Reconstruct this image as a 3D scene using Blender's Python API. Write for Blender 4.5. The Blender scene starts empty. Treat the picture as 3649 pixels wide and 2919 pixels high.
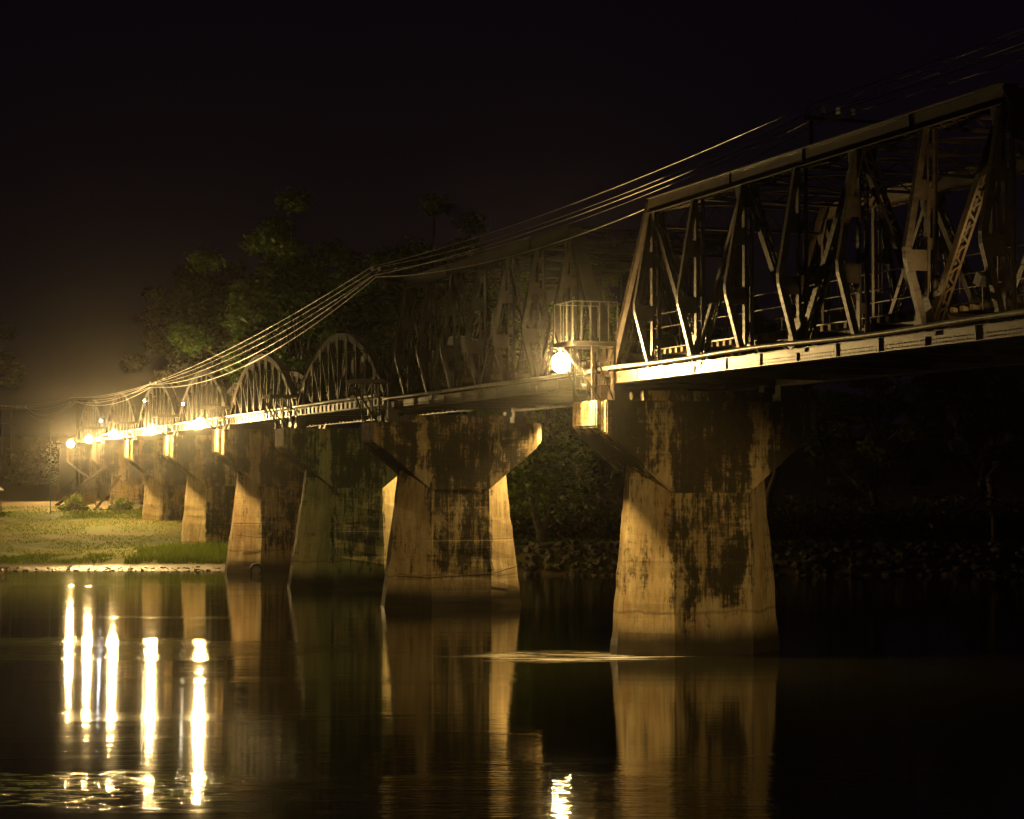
import bpy, bmesh, math, random
import numpy as np
from mathutils import Vector, Matrix, noise
R = math.radians
random.seed(7); rng = np.random.default_rng(7)
SC = bpy.context.scene
COL = SC.collection

# ------------------------------------------------------------------ camera, world, exposure
YAW = R(-19.44); PITCH = R(1.97); CAMZ = 7.15
cd = bpy.data.cameras.new('camera'); cam = bpy.data.objects.new('camera', cd); COL.objects.link(cam)
cam.location = (0, 0, CAMZ)
cam.rotation_euler = (R(90) + PITCH, 0, YAW - R(90))
cd.sensor_width = 36; cd.lens = 71.8; cd.clip_start = 0.2; cd.clip_end = 4000
SC.camera = cam
w = bpy.data.worlds.new('World'); SC.world = w; w.use_nodes = True
wn = w.node_tree.nodes; bgn = wn['Background']
sky = wn.new('ShaderNodeTexSky'); sky.sky_type = 'NISHITA'; sky.sun_disc = False
sky.sun_elevation = R(-3); sky.sun_rotation = R(200)
mixw = wn.new('ShaderNodeMixRGB'); mixw.blend_type = 'MIX'; mixw.inputs[0].default_value = 0.985
mixw.inputs[2].default_value = (0.42, 0.22, 0.50, 1)
w.node_tree.links.new(sky.outputs[0], mixw.inputs[1]); w.node_tree.links.new(mixw.outputs[0], bgn.inputs[0])
bgn.inputs[1].default_value = 0.0052
SC.view_settings.view_transform = 'Standard'; SC.view_settings.look = 'None'
SC.view_settings.exposure = 0; SC.view_settings.gamma = 1; SC.view_settings.use_curve_mapping = False
cy = SC.cycles
cy.use_denoising = True; cy.use_adaptive_sampling = False
cy.max_bounces = 6; cy.diffuse_bounces = 3; cy.glossy_bounces = 3; cy.volume_bounces = 0
cy.transmission_bounces = 2; cy.transparent_max_bounces = 4
cy.sample_clamp_indirect = 4; cy.sample_clamp_direct = 0
cy.caustics_reflective = False; cy.caustics_refractive = False
WARM = (1.0, 0.645, 0.225)

# ------------------------------------------------------------------ helpers
class MB:
    """collects polygons and links them as one mesh object"""
    def __init__(s): s.v = []; s.f = []
    def add(s, vs, fs):
        n = len(s.v); s.v += [tuple(p) for p in vs]; s.f += [tuple(i + n for i in f) for f in fs]; return s
    def box(s, x0, x1, y0, y1, z0, z1):
        return s.add([(x0,y0,z0),(x1,y0,z0),(x1,y1,z0),(x0,y1,z0),(x0,y0,z1),(x1,y0,z1),(x1,y1,z1),(x0,y1,z1)],
                     [(0,3,2,1),(4,5,6,7),(0,1,5,4),(1,2,6,5),(2,3,7,6),(3,0,4,7)])
    def beam(s, a, b, wd, ht, up=(0,0,1)):
        a = Vector(a); b = Vector(b); d = (b - a).normalized(); up = Vector(up)
        sd = d.cross(up)
        if sd.length < 1e-4: sd = d.cross(Vector((1,0,0)))
        sd.normalize(); u = sd.cross(d)
        vs = [p + sd*i*wd/2 + u*j*ht/2 for p in (a, b) for (i, j) in ((-1,-1),(1,-1),(1,1),(-1,1))]
        return s.add(vs, [(0,1,2,3),(7,6,5,4),(0,4,5,1),(1,5,6,2),(2,6,7,3),(3,7,4,0)])
    def tube(s, pts, r, n=6, cap=True):
        pts = [Vector(p) for p in pts]; rr = r if isinstance(r, (list, tuple)) else [r]*len(pts)
        vs = []; fs = []; prev = None
        for i, p in enumerate(pts):
            d = (pts[min(i+1, len(pts)-1)] - pts[max(i-1, 0)]).normalized()
            if prev is None:
                prev = d.cross(Vector((0,0,1)))
                if prev.length < 1e-3: prev = d.cross(Vector((1,0,0)))
            sd = (prev - d*prev.dot(d)).normalized(); prev = sd; u = sd.cross(d)
            vs += [p + (sd*math.cos(t) + u*math.sin(t))*rr[i] for t in [2*math.pi*k/n for k in range(n)]]
        for i in range(len(pts)-1):
            for k in range(n): fs.append((i*n+k, i*n+(k+1)%n, (i+1)*n+(k+1)%n, (i+1)*n+k))
        if cap: fs += [tuple(range(n))[::-1], tuple((len(pts)-1)*n+k for k in range(n))]
        return s.add(vs, fs)
    def prism(s, poly, off):
        n = len(poly); o = Vector(off); a = [Vector(p) for p in poly]
        return s.add(a + [p+o for p in a], [tuple(range(n))[::-1], tuple(range(n, 2*n))] + [(i,(i+1)%n,(i+1)%n+n,i+n) for i in range(n)])
    def rivet(s, p, nrm, r=0.02):
        nrm = Vector(nrm).normalized(); t = nrm.cross(Vector((0,0,1)))
        if t.length < 1e-3: t = nrm.cross(Vector((1,0,0)))
        t.normalize(); b = nrm.cross(t); p = Vector(p)
        vs = [p + (t*math.cos(k*math.pi/3) + b*math.sin(k*math.pi/3))*r for k in range(6)] + [p + nrm*r*0.75]
        return s.add(vs, [(k, (k+1)%6, 6) for k in range(6)])
    def mesh(s, name, mat, smooth=False):
        me = bpy.data.meshes.new(name); me.from_pydata(s.v, [], s.f)
        bm = bmesh.new(); bm.from_mesh(me); bmesh.ops.recalc_face_normals(bm, faces=bm.faces); bm.to_mesh(me); bm.free()
        me.materials.append(mat)
        if smooth: me.polygons.foreach_set('use_smooth', [True]*len(me.polygons))
        return me
    def build(s, name, mat, parent=None, kind=None, smooth=False, label=None):
        return link(name, s.mesh(name, mat, smooth), parent, kind, label)
def link(name, me, parent=None, kind=None, label=None):
    o = bpy.data.objects.new(name, me); COL.objects.link(o)
    if parent: o.parent = parent
    if kind: o['kind'] = kind
    if label: o['label'] = label
    return o
def tag(o, label, cat, group=None):
    o['label'] = label; o['category'] = cat
    if group: o['group'] = group
    return o
def thing(name, loc, label, cat, group=None, rz=0):
    o = bpy.data.objects.new(name, None); COL.objects.link(o); o.location = loc; o.rotation_euler.z = rz
    o.empty_display_size = 0.3
    return tag(o, label, cat, group)
def copy_tree(o, parent=None):
    c = o.copy(); COL.objects.link(c)
    if parent: c.parent = parent
    for ch in list(KIDS.get(o.name, [])) or [x for x in o.children]:
        copy_tree(ch, c)
    return c
KIDS = {}
def copy_thing(src, loc, label, rz=0):
    c = copy_tree(src); c.location = loc; c.rotation_euler.z = rz; c['label'] = label
    return c

CU, CV = math.sin(-YAW), math.cos(YAW)          # right vector = (-CU.., ) see uv()
def uv(u, v, z=0.0):
    """u metres to the right of, v metres in front of the viewpoint's axis -> world"""
    return Vector((v*math.cos(YAW) + u*math.sin(YAW), v*math.sin(YAW) - u*math.cos(YAW), z))

# ------------------------------------------------------------------ materials
def mat(name): 
    m = bpy.data.materials.new(name); m.use_nodes = True
    nt = m.node_tree; return m, nt, nt.nodes['Principled BSDF']
def N(nt, t, **kw):
    n = nt.nodes.new(t)
    for k, v in kw.items():
        if k.startswith('i_'): n.inputs[int(k[2:]) if k[2:].isdigit() else k[2:].replace('_', ' ')].default_value = v
        else: setattr(n, k, v)
    return n
def ramp(nt, src, stops):
    r = nt.nodes.new('ShaderNodeValToRGB'); e = r.color_ramp.elements
    while len(e) < len(stops): e.new(0.5)
    for x, (p, c) in zip(e, stops):
        x.position = p; x.color = (*c, 1) if len(c) == 3 else c
    nt.links.new(src, r.inputs[0]); return r.outputs[0]
def math_(nt, op, a, b=None, clamp=False):
    n = nt.nodes.new('ShaderNodeMath'); n.operation = op; n.use_clamp = clamp
    for i, x in enumerate((a, b)):
        if x is None: continue
        if isinstance(x, (int, float)): n.inputs[i].default_value = x
        else: nt.links.new(x, n.inputs[i])
    return n.outputs[0]
def mix(nt, f, a, b):
    n = nt.nodes.new('ShaderNodeMixRGB')
    for i, x in enumerate((f, a, b)):
        if isinstance(x, (int, float)): n.inputs[i].default_value = x
        elif isinstance(x, tuple): n.inputs[i].default_value = (*x, 1)
        else: nt.links.new(x, n.inputs[i])
    return n.outputs[0]
def noise_t(nt, vec, scale, detail=4, rough=0.55, dist=0.0):
    n = N(nt, 'ShaderNodeTexNoise'); n.inputs['Scale'].default_value = scale; n.inputs['Detail'].default_value = detail
    n.inputs['Roughness'].default_value = rough; n.inputs['Distortion'].default_value = dist
    nt.links.new(vec, n.inputs['Vector']); return n.outputs[0]
def mapping(nt, vec, sc, loc=(0,0,0), rot=(0,0,0)):
    m = N(nt, 'ShaderNodeMapping'); m.inputs['Scale'].default_value = sc; m.inputs['Location'].default_value = loc
    m.inputs['Rotation'].default_value = rot
    nt.links.new(vec, m.inputs[0]); return m.outputs[0]
def smooth(nt, x, a, b):
    n = N(nt, 'ShaderNodeMapRange'); n.interpolation_type = 'SMOOTHSTEP'; nt.links.new(x, n.inputs[0])
    n.inputs[1].default_value = a; n.inputs[2].default_value = b; return n.outputs[0]

def simple(name, col, rough=0.6, metal=0.0, var=0.25, scale=6.0, bump=0.0, col2=None, stretch=(1,1,1)):
    m, nt, p = mat(name)
    tc = N(nt, 'ShaderNodeTexCoord'); v = mapping(nt, tc.outputs['Object'], stretch)
    n = noise_t(nt, v, scale, 5, 0.65)
    c2 = col2 or tuple(c*(1-var*1.6) for c in col)
    c = ramp(nt, n, [(0.35, c2), (0.65, tuple(min(1, x*(1+var*0.4)) for x in col))])
    nt.links.new(c, p.inputs['Base Color']); p.inputs['Roughness'].default_value = rough; p.inputs['Metallic'].default_value = metal
    if bump:
        b = N(nt, 'ShaderNodeBump'); b.inputs['Strength'].default_value = bump; b.inputs['Distance'].default_value = 0.03
        nt.links.new(n, b.inputs['Height']); nt.links.new(b.outputs[0], p.inputs['Normal'])
    return m
def emit(name, col, s):
    m, nt, p = mat(name); p.inputs['Base Color'].default_value = (0.8,0.8,0.8,1)
    p.inputs['Emission Color'].default_value = (*col, 1); p.inputs['Emission Strength'].default_value = s; return m

STEEL = simple('bridge_steel', (0.024, 0.017, 0.011), 0.48, 0.0, 0.5, 2.2, 0.4, (0.008, 0.005, 0.003), (1,1,1.5))
STEEL.node_tree.nodes['Principled BSDF'].inputs['Specular IOR Level'].default_value = 0.35
CHORD = simple('pale_lit_chord', (0.062, 0.046, 0.030), 0.42, 0.0, 0.6, 1.4, 0.4, (0.016, 0.010, 0.006), (1,1,3))  # paler steel for chords and battens, lamplit brightness put into the colour
PIPE = simple('galvanised_pipe', (0.34, 0.32, 0.28), 0.35, 0.5, 0.3, 3.0)
WIRE = simple('cable_sheath', (0.40, 0.36, 0.30), 0.35, 0.3, 0.1, 3.0)
PORC = simple('porcelain', (0.86, 0.84, 0.80), 0.25, 0.0, 0.05, 3.0)
TIMBER = simple('weathered_timber', (0.20, 0.145, 0.09), 0.8, 0.0, 0.5, 5.0, 0.5, (0.08, 0.055, 0.035), (1,6,6))
RAILST = simple('rail_steel', (0.25, 0.21, 0.18), 0.35, 0.6, 0.3, 3.0)
LAMPBODY = simple('lamp_housing', (0.16, 0.15, 0.13), 0.5, 0.2, 0.2, 4.0)
RUBBER = simple('tyre_rubber', (0.05, 0.048, 0.044), 0.7, 0.0, 0.2, 5.0)
DRUM = simple('drum_paint', (0.30, 0.22, 0.13), 0.5, 0.1, 0.6, 2.5, 0.3, (0.12,0.06,0.03))
BARK = simple('bark', (0.15, 0.115, 0.08), 0.9, 0.0, 0.5, 3.0, 0.8, (0.06,0.045,0.03), (4,4,0.8))
STONE = simple('bank_stone', (0.13, 0.11, 0.08), 0.85, 0.0, 0.5, 2.0, 0.6)
BOARD = simple('sign_board', (0.55, 0.36, 0.13), 0.6, 0.0, 0.2, 1.5)
ROPE = simple('rope', (0.30,0.25,0.17), 0.9)
TIN = simple('roof_sheet', (0.16,0.10,0.07), 0.6)
INK = simple('sign_lettering', (0.10, 0.06, 0.03), 0.7)

def leaf_mat(name, a, b, c):
    m, nt, p = mat(name)
    g = N(nt, 'ShaderNodeNewGeometry'); tc = N(nt, 'ShaderNodeTexCoord')
    n = noise_t(nt, tc.outputs['Object'], 0.35, 4, 0.6)
    f = math_(nt, 'ADD', math_(nt, 'MULTIPLY', g.outputs['Random Per Island'], 0.5), math_(nt, 'MULTIPLY', n, 0.6))
    cc = ramp(nt, f, [(0.25, a), (0.55, b), (0.85, c)])
    nt.links.new(cc, p.inputs['Base Color']); p.inputs['Roughness'].default_value = 0.55
    tr = N(nt, 'ShaderNodeBsdfTranslucent'); nt.links.new(cc, tr.inputs[0])
    mx = N(nt, 'ShaderNodeMixShader'); mx.inputs[0].default_value = 0.3
    nt.links.new(p.outputs[0], mx.inputs[1]); nt.links.new(tr.outputs[0], mx.inputs[2])
    nt.links.new(mx.outputs[0], nt.nodes['Material Output'].inputs[0]); return m
LEAF = leaf_mat('leaf_green', (0.055,0.095,0.010), (0.11,0.17,0.018), (0.18,0.24,0.030))
LEAF2 = leaf_mat('leaf_olive', (0.04,0.045,0.014), (0.08,0.08,0.025), (0.12,0.115,0.035))
GRASS = leaf_mat('grass_blades', (0.10,0.14,0.012), (0.16,0.24,0.02), (0.26,0.30,0.04))

def concrete():
    m, nt, p = mat('stained_concrete')
    tc = N(nt, 'ShaderNodeTexCoord'); geo = N(nt, 'ShaderNodeNewGeometry'); oi = N(nt, 'ShaderNodeObjectInfo')
    ob = tc.outputs['Object']
    off = N(nt, 'ShaderNodeVectorMath'); off.operation = 'ADD'
    cmb = N(nt, 'ShaderNodeCombineXYZ')
    nt.links.new(math_(nt, 'MULTIPLY', oi.outputs['Random'], 37.0), cmb.inputs[0])
    nt.links.new(math_(nt, 'MULTIPLY', oi.outputs['Random'], 91.0), cmb.inputs[1])
    nt.links.new(ob, off.inputs[0]); nt.links.new(cmb.outputs[0], off.inputs[1]); v = off.outputs[0]
    sep = N(nt, 'ShaderNodeSeparateXYZ'); nt.links.new(ob, sep.inputs[0]); X, Y, Z = sep.outputs
    # broad blotches, downward runs, fine speckle
    blot = noise_t(nt, mapping(nt, v, (0.50, 0.62, 0.46)), 1.0, 8, 0.70, 0.6)
    runs = noise_t(nt, mapping(nt, v, (1.6, 1.6, 0.10)), 1.5, 7, 0.62)
    fine = noise_t(nt, mapping(nt, v, (3.0, 3.0, 1.1)), 2.2, 8, 0.75)
    lines = noise_t(nt, mapping(nt, v, (0.6, 0.6, 6.0)), 1.3, 5, 0.7)
    thin = noise_t(nt, mapping(nt, v, (4.5, 4.5, 0.34)), 1.4, 6, 0.7)
    s = math_(nt, 'ADD', math_(nt, 'MULTIPLY', blot, 0.62), math_(nt, 'MULTIPLY', runs, 0.38))
    s = math_(nt, 'ADD', s, math_(nt, 'MULTIPLY', math_(nt, 'SUBTRACT', fine, 0.5), 0.36))
    s = math_(nt, 'ADD', s, math_(nt, 'MULTIPLY', math_(nt, 'SUBTRACT', lines, 0.5), 0.20))
    s = math_(nt, 'ADD', s, math_(nt, 'MULTIPLY', math_(nt, 'SUBTRACT', thin, 0.5), 0.30))
    # the ends stay cleaner, the low splash zone is scoured clean, the heads are dirtier
    ay = math_(nt, 'ABSOLUTE', Y)
    s = math_(nt, 'SUBTRACT', s, math_(nt, 'MULTIPLY', smooth(nt, ay, 4.3, 4.8), 0.14))
    ayw = math_(nt, 'ADD', ay, math_(nt, 'MULTIPLY', math_(nt, 'SUBTRACT', blot, 0.5), 2.6))
    body = math_(nt,'SUBTRACT',1.0, smooth(nt, Z, 6.6, 8.2))
    s = math_(nt, 'SUBTRACT', s, math_(nt, 'MULTIPLY', smooth(nt, ayw, 1.2, 3.0), math_(nt, 'MULTIPLY', body, 0.12)))
    s = math_(nt, 'SUBTRACT', s, math_(nt, 'MULTIPLY', math_(nt, 'SUBTRACT', 1.0, smooth(nt, math_(nt,'ADD',Z,math_(nt,'MULTIPLY',math_(nt,'ADD',blot,runs),2.4)), 2.9, 5.2)), 0.20))
    s = math_(nt, 'ADD', s, math_(nt, 'MULTIPLY', smooth(nt, Z, 5.8, 8.0), 0.05))
    # pale washed runs below the bearings
    wob = math_(nt, 'MULTIPLY', math_(nt, 'SUBTRACT', noise_t(nt, mapping(nt, v, (1,1,0.7)), 1.3, 5, 0.7), 0.5), 1.5)
    yy = math_(nt, 'ADD', ay, wob)
    band = math_(nt, 'MULTIPLY', smooth(nt, yy, 1.75, 1.95), math_(nt, 'SUBTRACT', 1.0, smooth(nt, yy, 2.45, 2.7)))
    s = math_(nt, 'SUBTRACT', s, math_(nt, 'MULTIPLY', band, 0.10))
    oc = N(nt, 'ShaderNodeSeparateColor'); nt.links.new(oi.outputs['Color'], oc.inputs[0])
    s = math_(nt, 'ADD', s, math_(nt, 'SUBTRACT', oc.outputs[0], 0.5))
    stain = smooth(nt, s, 0.445, 0.575)
    wash = smooth(nt, s, 0.36, 0.56)
    base = ramp(nt, noise_t(nt, mapping(nt, v, (0.9,0.9,0.22)), 1.6, 8, 0.7), [(0.3, (0.26,0.165,0.070)), (0.5, (0.43,0.325,0.165)), (0.70, (0.60,0.50,0.31))])
    base = mix(nt, math_(nt, 'MULTIPLY', smooth(nt, math_(nt,'ADD',thin,math_(nt,'MULTIPLY',fine,0.4)), 0.68, 0.86), 0.45), base, (0.15,0.11,0.055))
    base = mix(nt, math_(nt, 'MULTIPLY', wash, 0.55), base, (0.13,0.10,0.05))
    dark = ramp(nt, fine, [(0.40, (0.006,0.005,0.003)), (0.75, (0.048,0.036,0.017))])
    dark = mix(nt, oc.outputs[1], dark, (0.045,0.050,0.012))
    base = mix(nt, oc.outputs[1], base, (0.30,0.29,0.10))
    rust = smooth(nt, noise_t(nt, mapping(nt, v, (1.1,1.1,0.12)), 1.1, 3, 0.5), 0.58, 0.70)
    base = mix(nt, math_(nt, 'MULTIPLY', rust, 0.5), base, (0.28,0.12,0.045))
    c = mix(nt, math_(nt, 'MULTIPLY', stain, 0.94), base, dark)
    # waterline: wet, slimy belt
    zz = math_(nt, 'ADD', Z, math_(nt, 'MULTIPLY', math_(nt, 'SUBTRACT', noise_t(nt, mapping(nt, v, (1,1,0.4)), 0.9, 4), 0.5), 0.5))
    wet = math_(nt, 'SUBTRACT', 1.0, smooth(nt, zz, 0.45, 1.65))
    c = mix(nt, math_(nt, 'MULTIPLY', wet, 0.95), c, (0.016,0.013,0.008))
    # pour joints and board marks
    j = math_(nt, 'SUBTRACT', 1.0, smooth(nt, math_(nt, 'ABSOLUTE', math_(nt, 'SUBTRACT', math_(nt,'ADD',Z, math_(nt,'MULTIPLY',math_(nt,'SUBTRACT',fine,0.5),0.12)), 3.75)), 0.015, 0.05))
    j = math_(nt, 'MULTIPLY', j, oc.outputs[2])
    c = mix(nt, math_(nt, 'MULTIPLY', j, 0.35), c, (0.45,0.38,0.26))
    nt.links.new(c, p.inputs['Base Color'])
    tide = smooth(nt, math_(nt, 'ABSOLUTE', math_(nt, 'SUBTRACT', zz, 1.75)), 0.02, 0.10)
    c = mix(nt, math_(nt, 'MULTIPLY', math_(nt, 'SUBTRACT', 1.0, tide), math_(nt, 'MULTIPLY', runs, 0.9)), c, (0.10,0.07,0.035))
    nt.links.new(c, p.inputs['Base Color'])
    nt.links.new(math_(nt, 'SUBTRACT', 0.9, math_(nt, 'MULTIPLY', wet, 0.45)), p.inputs['Roughness'])
    h = math_(nt, 'ADD', math_(nt, 'MULTIPLY', fine, 0.5), math_(nt, 'MULTIPLY', lines, 0.5))
    h = math_(nt, 'SUBTRACT', h, math_(nt, 'MULTIPLY', j, 0.6))
    h = math_(nt, 'SUBTRACT', h, math_(nt, 'MULTIPLY', stain, 0.25))
    b = N(nt, 'ShaderNodeBump'); b.inputs['Strength'].default_value = 0.7; b.inputs['Distance'].default_value = 0.05
    nt.links.new(h, b.inputs['Height']); nt.links.new(b.outputs[0], p.inputs['Normal'])
    return m
CONC = concrete()

def water_mat():
    m, nt, p = mat('river_water')
    tc = N(nt, 'ShaderNodeTexCoord'); ob = tc.outputs['Object']      # object x = along the view, y = across
    p.inputs['Base Color'].default_value = (0.010, 0.010, 0.005, 1); p.inputs['IOR'].default_value = 1.333
    lanes = noise_t(nt, mapping(nt, ob, (0.30, 0.035, 1)), 1.0, 4, 0.6, 0.4)
    lanes = smooth(nt, lanes, 0.50, 0.74)
    sep = N(nt, 'ShaderNodeSeparateXYZ'); nt.links.new(ob, sep.inputs[0])
    def patch(x, y, rx, ry, wob=0.5):
        n = math_(nt, 'MULTIPLY', math_(nt, 'SUBTRACT', noise_t(nt, mapping(nt, ob, (0.9, 0.35, 1)), 1.0, 5, 0.7), 0.5), wob*4)
        dx = math_(nt, 'DIVIDE', math_(nt, 'SUBTRACT', sep.outputs[0], x), rx)
        dy = math_(nt, 'DIVIDE', math_(nt, 'SUBTRACT', sep.outputs[1], y), ry)
        d = math_(nt, 'SQRT', math_(nt, 'ADD', math_(nt, 'MULTIPLY', dx, dx), math_(nt, 'MULTIPLY', dy, dy)))
        return math_(nt, 'SUBTRACT', 1.0, smooth(nt, math_(nt, 'ADD', d, n), 0.55, 1.15))
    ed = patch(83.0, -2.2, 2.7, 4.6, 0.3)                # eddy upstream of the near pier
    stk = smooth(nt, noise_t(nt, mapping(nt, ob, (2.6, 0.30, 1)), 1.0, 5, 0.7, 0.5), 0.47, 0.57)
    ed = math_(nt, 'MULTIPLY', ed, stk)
    sp = smooth(nt, noise_t(nt, mapping(nt, ob, (3.2, 1.1, 1), (5,2,0)), 1.0, 4, 0.7), 0.52, 0.64)
    ed2 = math_(nt, 'MULTIPLY', patch(47.5, 9.5, 2.6, 5.5, 0.6), sp)                 # cat's-paws at lower left
    ed3 = patch(86.5, 24.0, 6.0, 16.0, 0.6)
    pt = math_(nt, 'MAXIMUM', math_(nt, 'MAXIMUM', ed, ed2), math_(nt, 'MULTIPLY', ed3, 0.35))
    r = math_(nt, 'ADD', 0.048, math_(nt, 'MULTIPLY', lanes, 0.03))
    br = patch(41.0, -1.0, 11.0, 5.0, 0.3)                  # breeze on the near water
    nt.links.new(math_(nt, 'ADD', math_(nt, 'ADD', r, math_(nt, 'MULTIPLY', pt, -0.02)), math_(nt, 'MULTIPLY', ed, 0.28)), p.inputs['Roughness'])
    nt.links.new(mix(nt, ed, (0.010,0.010,0.005), (0.80,0.74,0.58)), p.inputs['Base Color'])  # pale foam in the eddy, brightened to paint the lamp's glint on ripples
    # ripples: long crests across the view, plus finer ones in the lanes and patches
    band = smooth(nt, noise_t(nt, mapping(nt, ob, (0.11, 0.012, 1), (3.3,0,0)), 1.0, 3, 0.6), 0.55, 0.66)
    wv = noise_t(nt, mapping(nt, ob, (2.2, 0.55, 1)), 1.0, 4, 0.6)
    wf = noise_t(nt, mapping(nt, ob, (6.0, 2.2, 1)), 1.0, 3, 0.6)
    wx = noise_t(nt, mapping(nt, ob, (5.5, 0.45, 1)), 1.0, 3, 0.6)
    a1 = math_(nt, 'ADD', 0.012, math_(nt, 'ADD', math_(nt, 'MULTIPLY', math_(nt,'MAXIMUM',lanes,band), 0.07), math_(nt, 'MULTIPLY', pt, 0.26)))
    a2 = math_(nt, 'ADD', 0.027, math_(nt, 'ADD', math_(nt, 'MULTIPLY', br, 0.14), math_(nt, 'MULTIPLY', band, 0.03)))
    hh = math_(nt, 'ADD', math_(nt, 'MULTIPLY', math_(nt, 'ADD', wv, math_(nt, 'MULTIPLY', wf, 0.35)), a1), math_(nt, 'MULTIPLY', wx, a2))
    b = N(nt, 'ShaderNodeBump'); b.inputs['Distance'].default_value = 0.10; b.inputs['Strength'].default_value = 1.0
    nt.links.new(hh, b.inputs['Height']); nt.links.new(b.outputs[0], p.inputs['Normal'])
    return m
WATER = water_mat()

def ground_mat():
    m, nt, p = mat('river_bank')
    tc = N(nt, 'ShaderNodeTexCoord'); ob = tc.outputs['Object']
    sep = N(nt, 'ShaderNodeSeparateXYZ'); nt.links.new(ob, sep.inputs[0])
    big = noise_t(nt, mapping(nt, ob, (0.12,0.06,0.1)), 1.0, 6, 0.65)
    fin = noise_t(nt, ob, 1.8, 8, 0.75)
    f = math_(nt, 'ADD', math_(nt, 'MULTIPLY', big, 0.7), math_(nt, 'MULTIPLY', fin, 0.4))
    c = ramp(nt, f, [(0.38, (0.035,0.050,0.006)), (0.48, (0.085,0.115,0.012)), (0.58, (0.135,0.140,0.020)), (0.70, (0.20,0.145,0.045))])
    up = smooth(nt, math_(nt,'ADD', sep.outputs[2], math_(nt,'MULTIPLY',fin,0.8)), 4.35, 4.8)
    c = mix(nt, math_(nt, 'MULTIPLY', up, 0.85), c, (0.22,0.155,0.085))
    mud = math_(nt, 'SUBTRACT', 1.0, smooth(nt, math_(nt,'ADD', sep.outputs[2], math_(nt,'MULTIPLY',fin,0.3)), 0.30, 0.65))
    c = mix(nt, mud, c, (0.17,0.125,0.07))
    nt.links.new(c, p.inputs['Base Color'])
    nt.links.new(math_(nt, 'SUBTRACT', 0.92, math_(nt, 'MULTIPLY', mud, 0.55)), p.inputs['Roughness'])
    b = N(nt, 'ShaderNodeBump'); b.inputs['Strength'].default_value = 0.9; b.inputs['Distance'].default_value = 0.15
    nt.links.new(fin, b.inputs['Height']); nt.links.new(b.outputs[0], p.inputs['Normal'])
    return m
GROUND = ground_mat()

# ------------------------------------------------------------------ water and terrain (u,v frame)
def lerp(x, xs, ys): return float(np.interp(x, xs, ys))
def ground_h(u, v):
    n = noise.noise(Vector((u*0.05, v*0.05, 0)))*0.5 + noise.noise(Vector((u*0.25, v*0.25, 3)))*0.22 + noise.noise(Vector((u*0.9, v*0.7, 6)))*0.10
    shore = 161 + n*3
    left = lerp(v, [shore-12, shore, shore+4, shore+8, 178, 188, 200, 213, 232, 300, 420, 620], [-3.0, 0, 0.28, 0.85, 1.35, 2.1, 3.5, 4.42, 4.7, 7.0, 16, 20])
    sh2 = 153 + n*3
    right = lerp(v, [sh2-8, sh2, sh2+2.0, sh2+3.5, 165, 200, 300, 420, 620], [-3.0, 0, 1.3, 2.1, 2.4, 3.6, 7.0, 16, 20])
    t = min(1, max(0, (u + 12)/9)); t = t*t*(3-2*t)
    return left*(1-t) + right*t + n*0.35*(1 if v > shore+4 else 0.15)
us = np.concatenate([np.linspace(-420,-62,16), np.linspace(-58,60,200), np.linspace(66,420,16)])
vs_ = np.concatenate([np.linspace(140,232,170), np.linspace(236,320,14), np.linspace(340,620,10)])
gb = MB(); gb.v = [(vv, -uu, ground_h(uu, vv)) for vv in vs_ for uu in us]
nu = len(us)
gb.f = [(i*nu+k, (i+1)*nu+k, (i+1)*nu+k+1, i*nu+k+1) for i in range(len(vs_)-1) for k in range(nu-1)]
g = gb.build('river_bank_ground', GROUND, kind='structure', smooth=True); g.rotation_euler.z = YAW
wb = MB(); wb.v = [(-300,-420,0),(600,-420,0),(600,420,0),(-300,420,0)]; wb.f = [(0,1,2,3)]
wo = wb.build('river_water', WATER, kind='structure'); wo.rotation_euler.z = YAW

# ------------------------------------------------------------------ bridge layout
BY = -35.6                        # centre line of the bridge
HT = 3.75                         # half distance between the trusses
PS = dict(Z=44.7, A=77.9, B=111.2, C=133.2, D=155.2, E=177.2, F=199.2, G=221.2, H=243.2)

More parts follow.
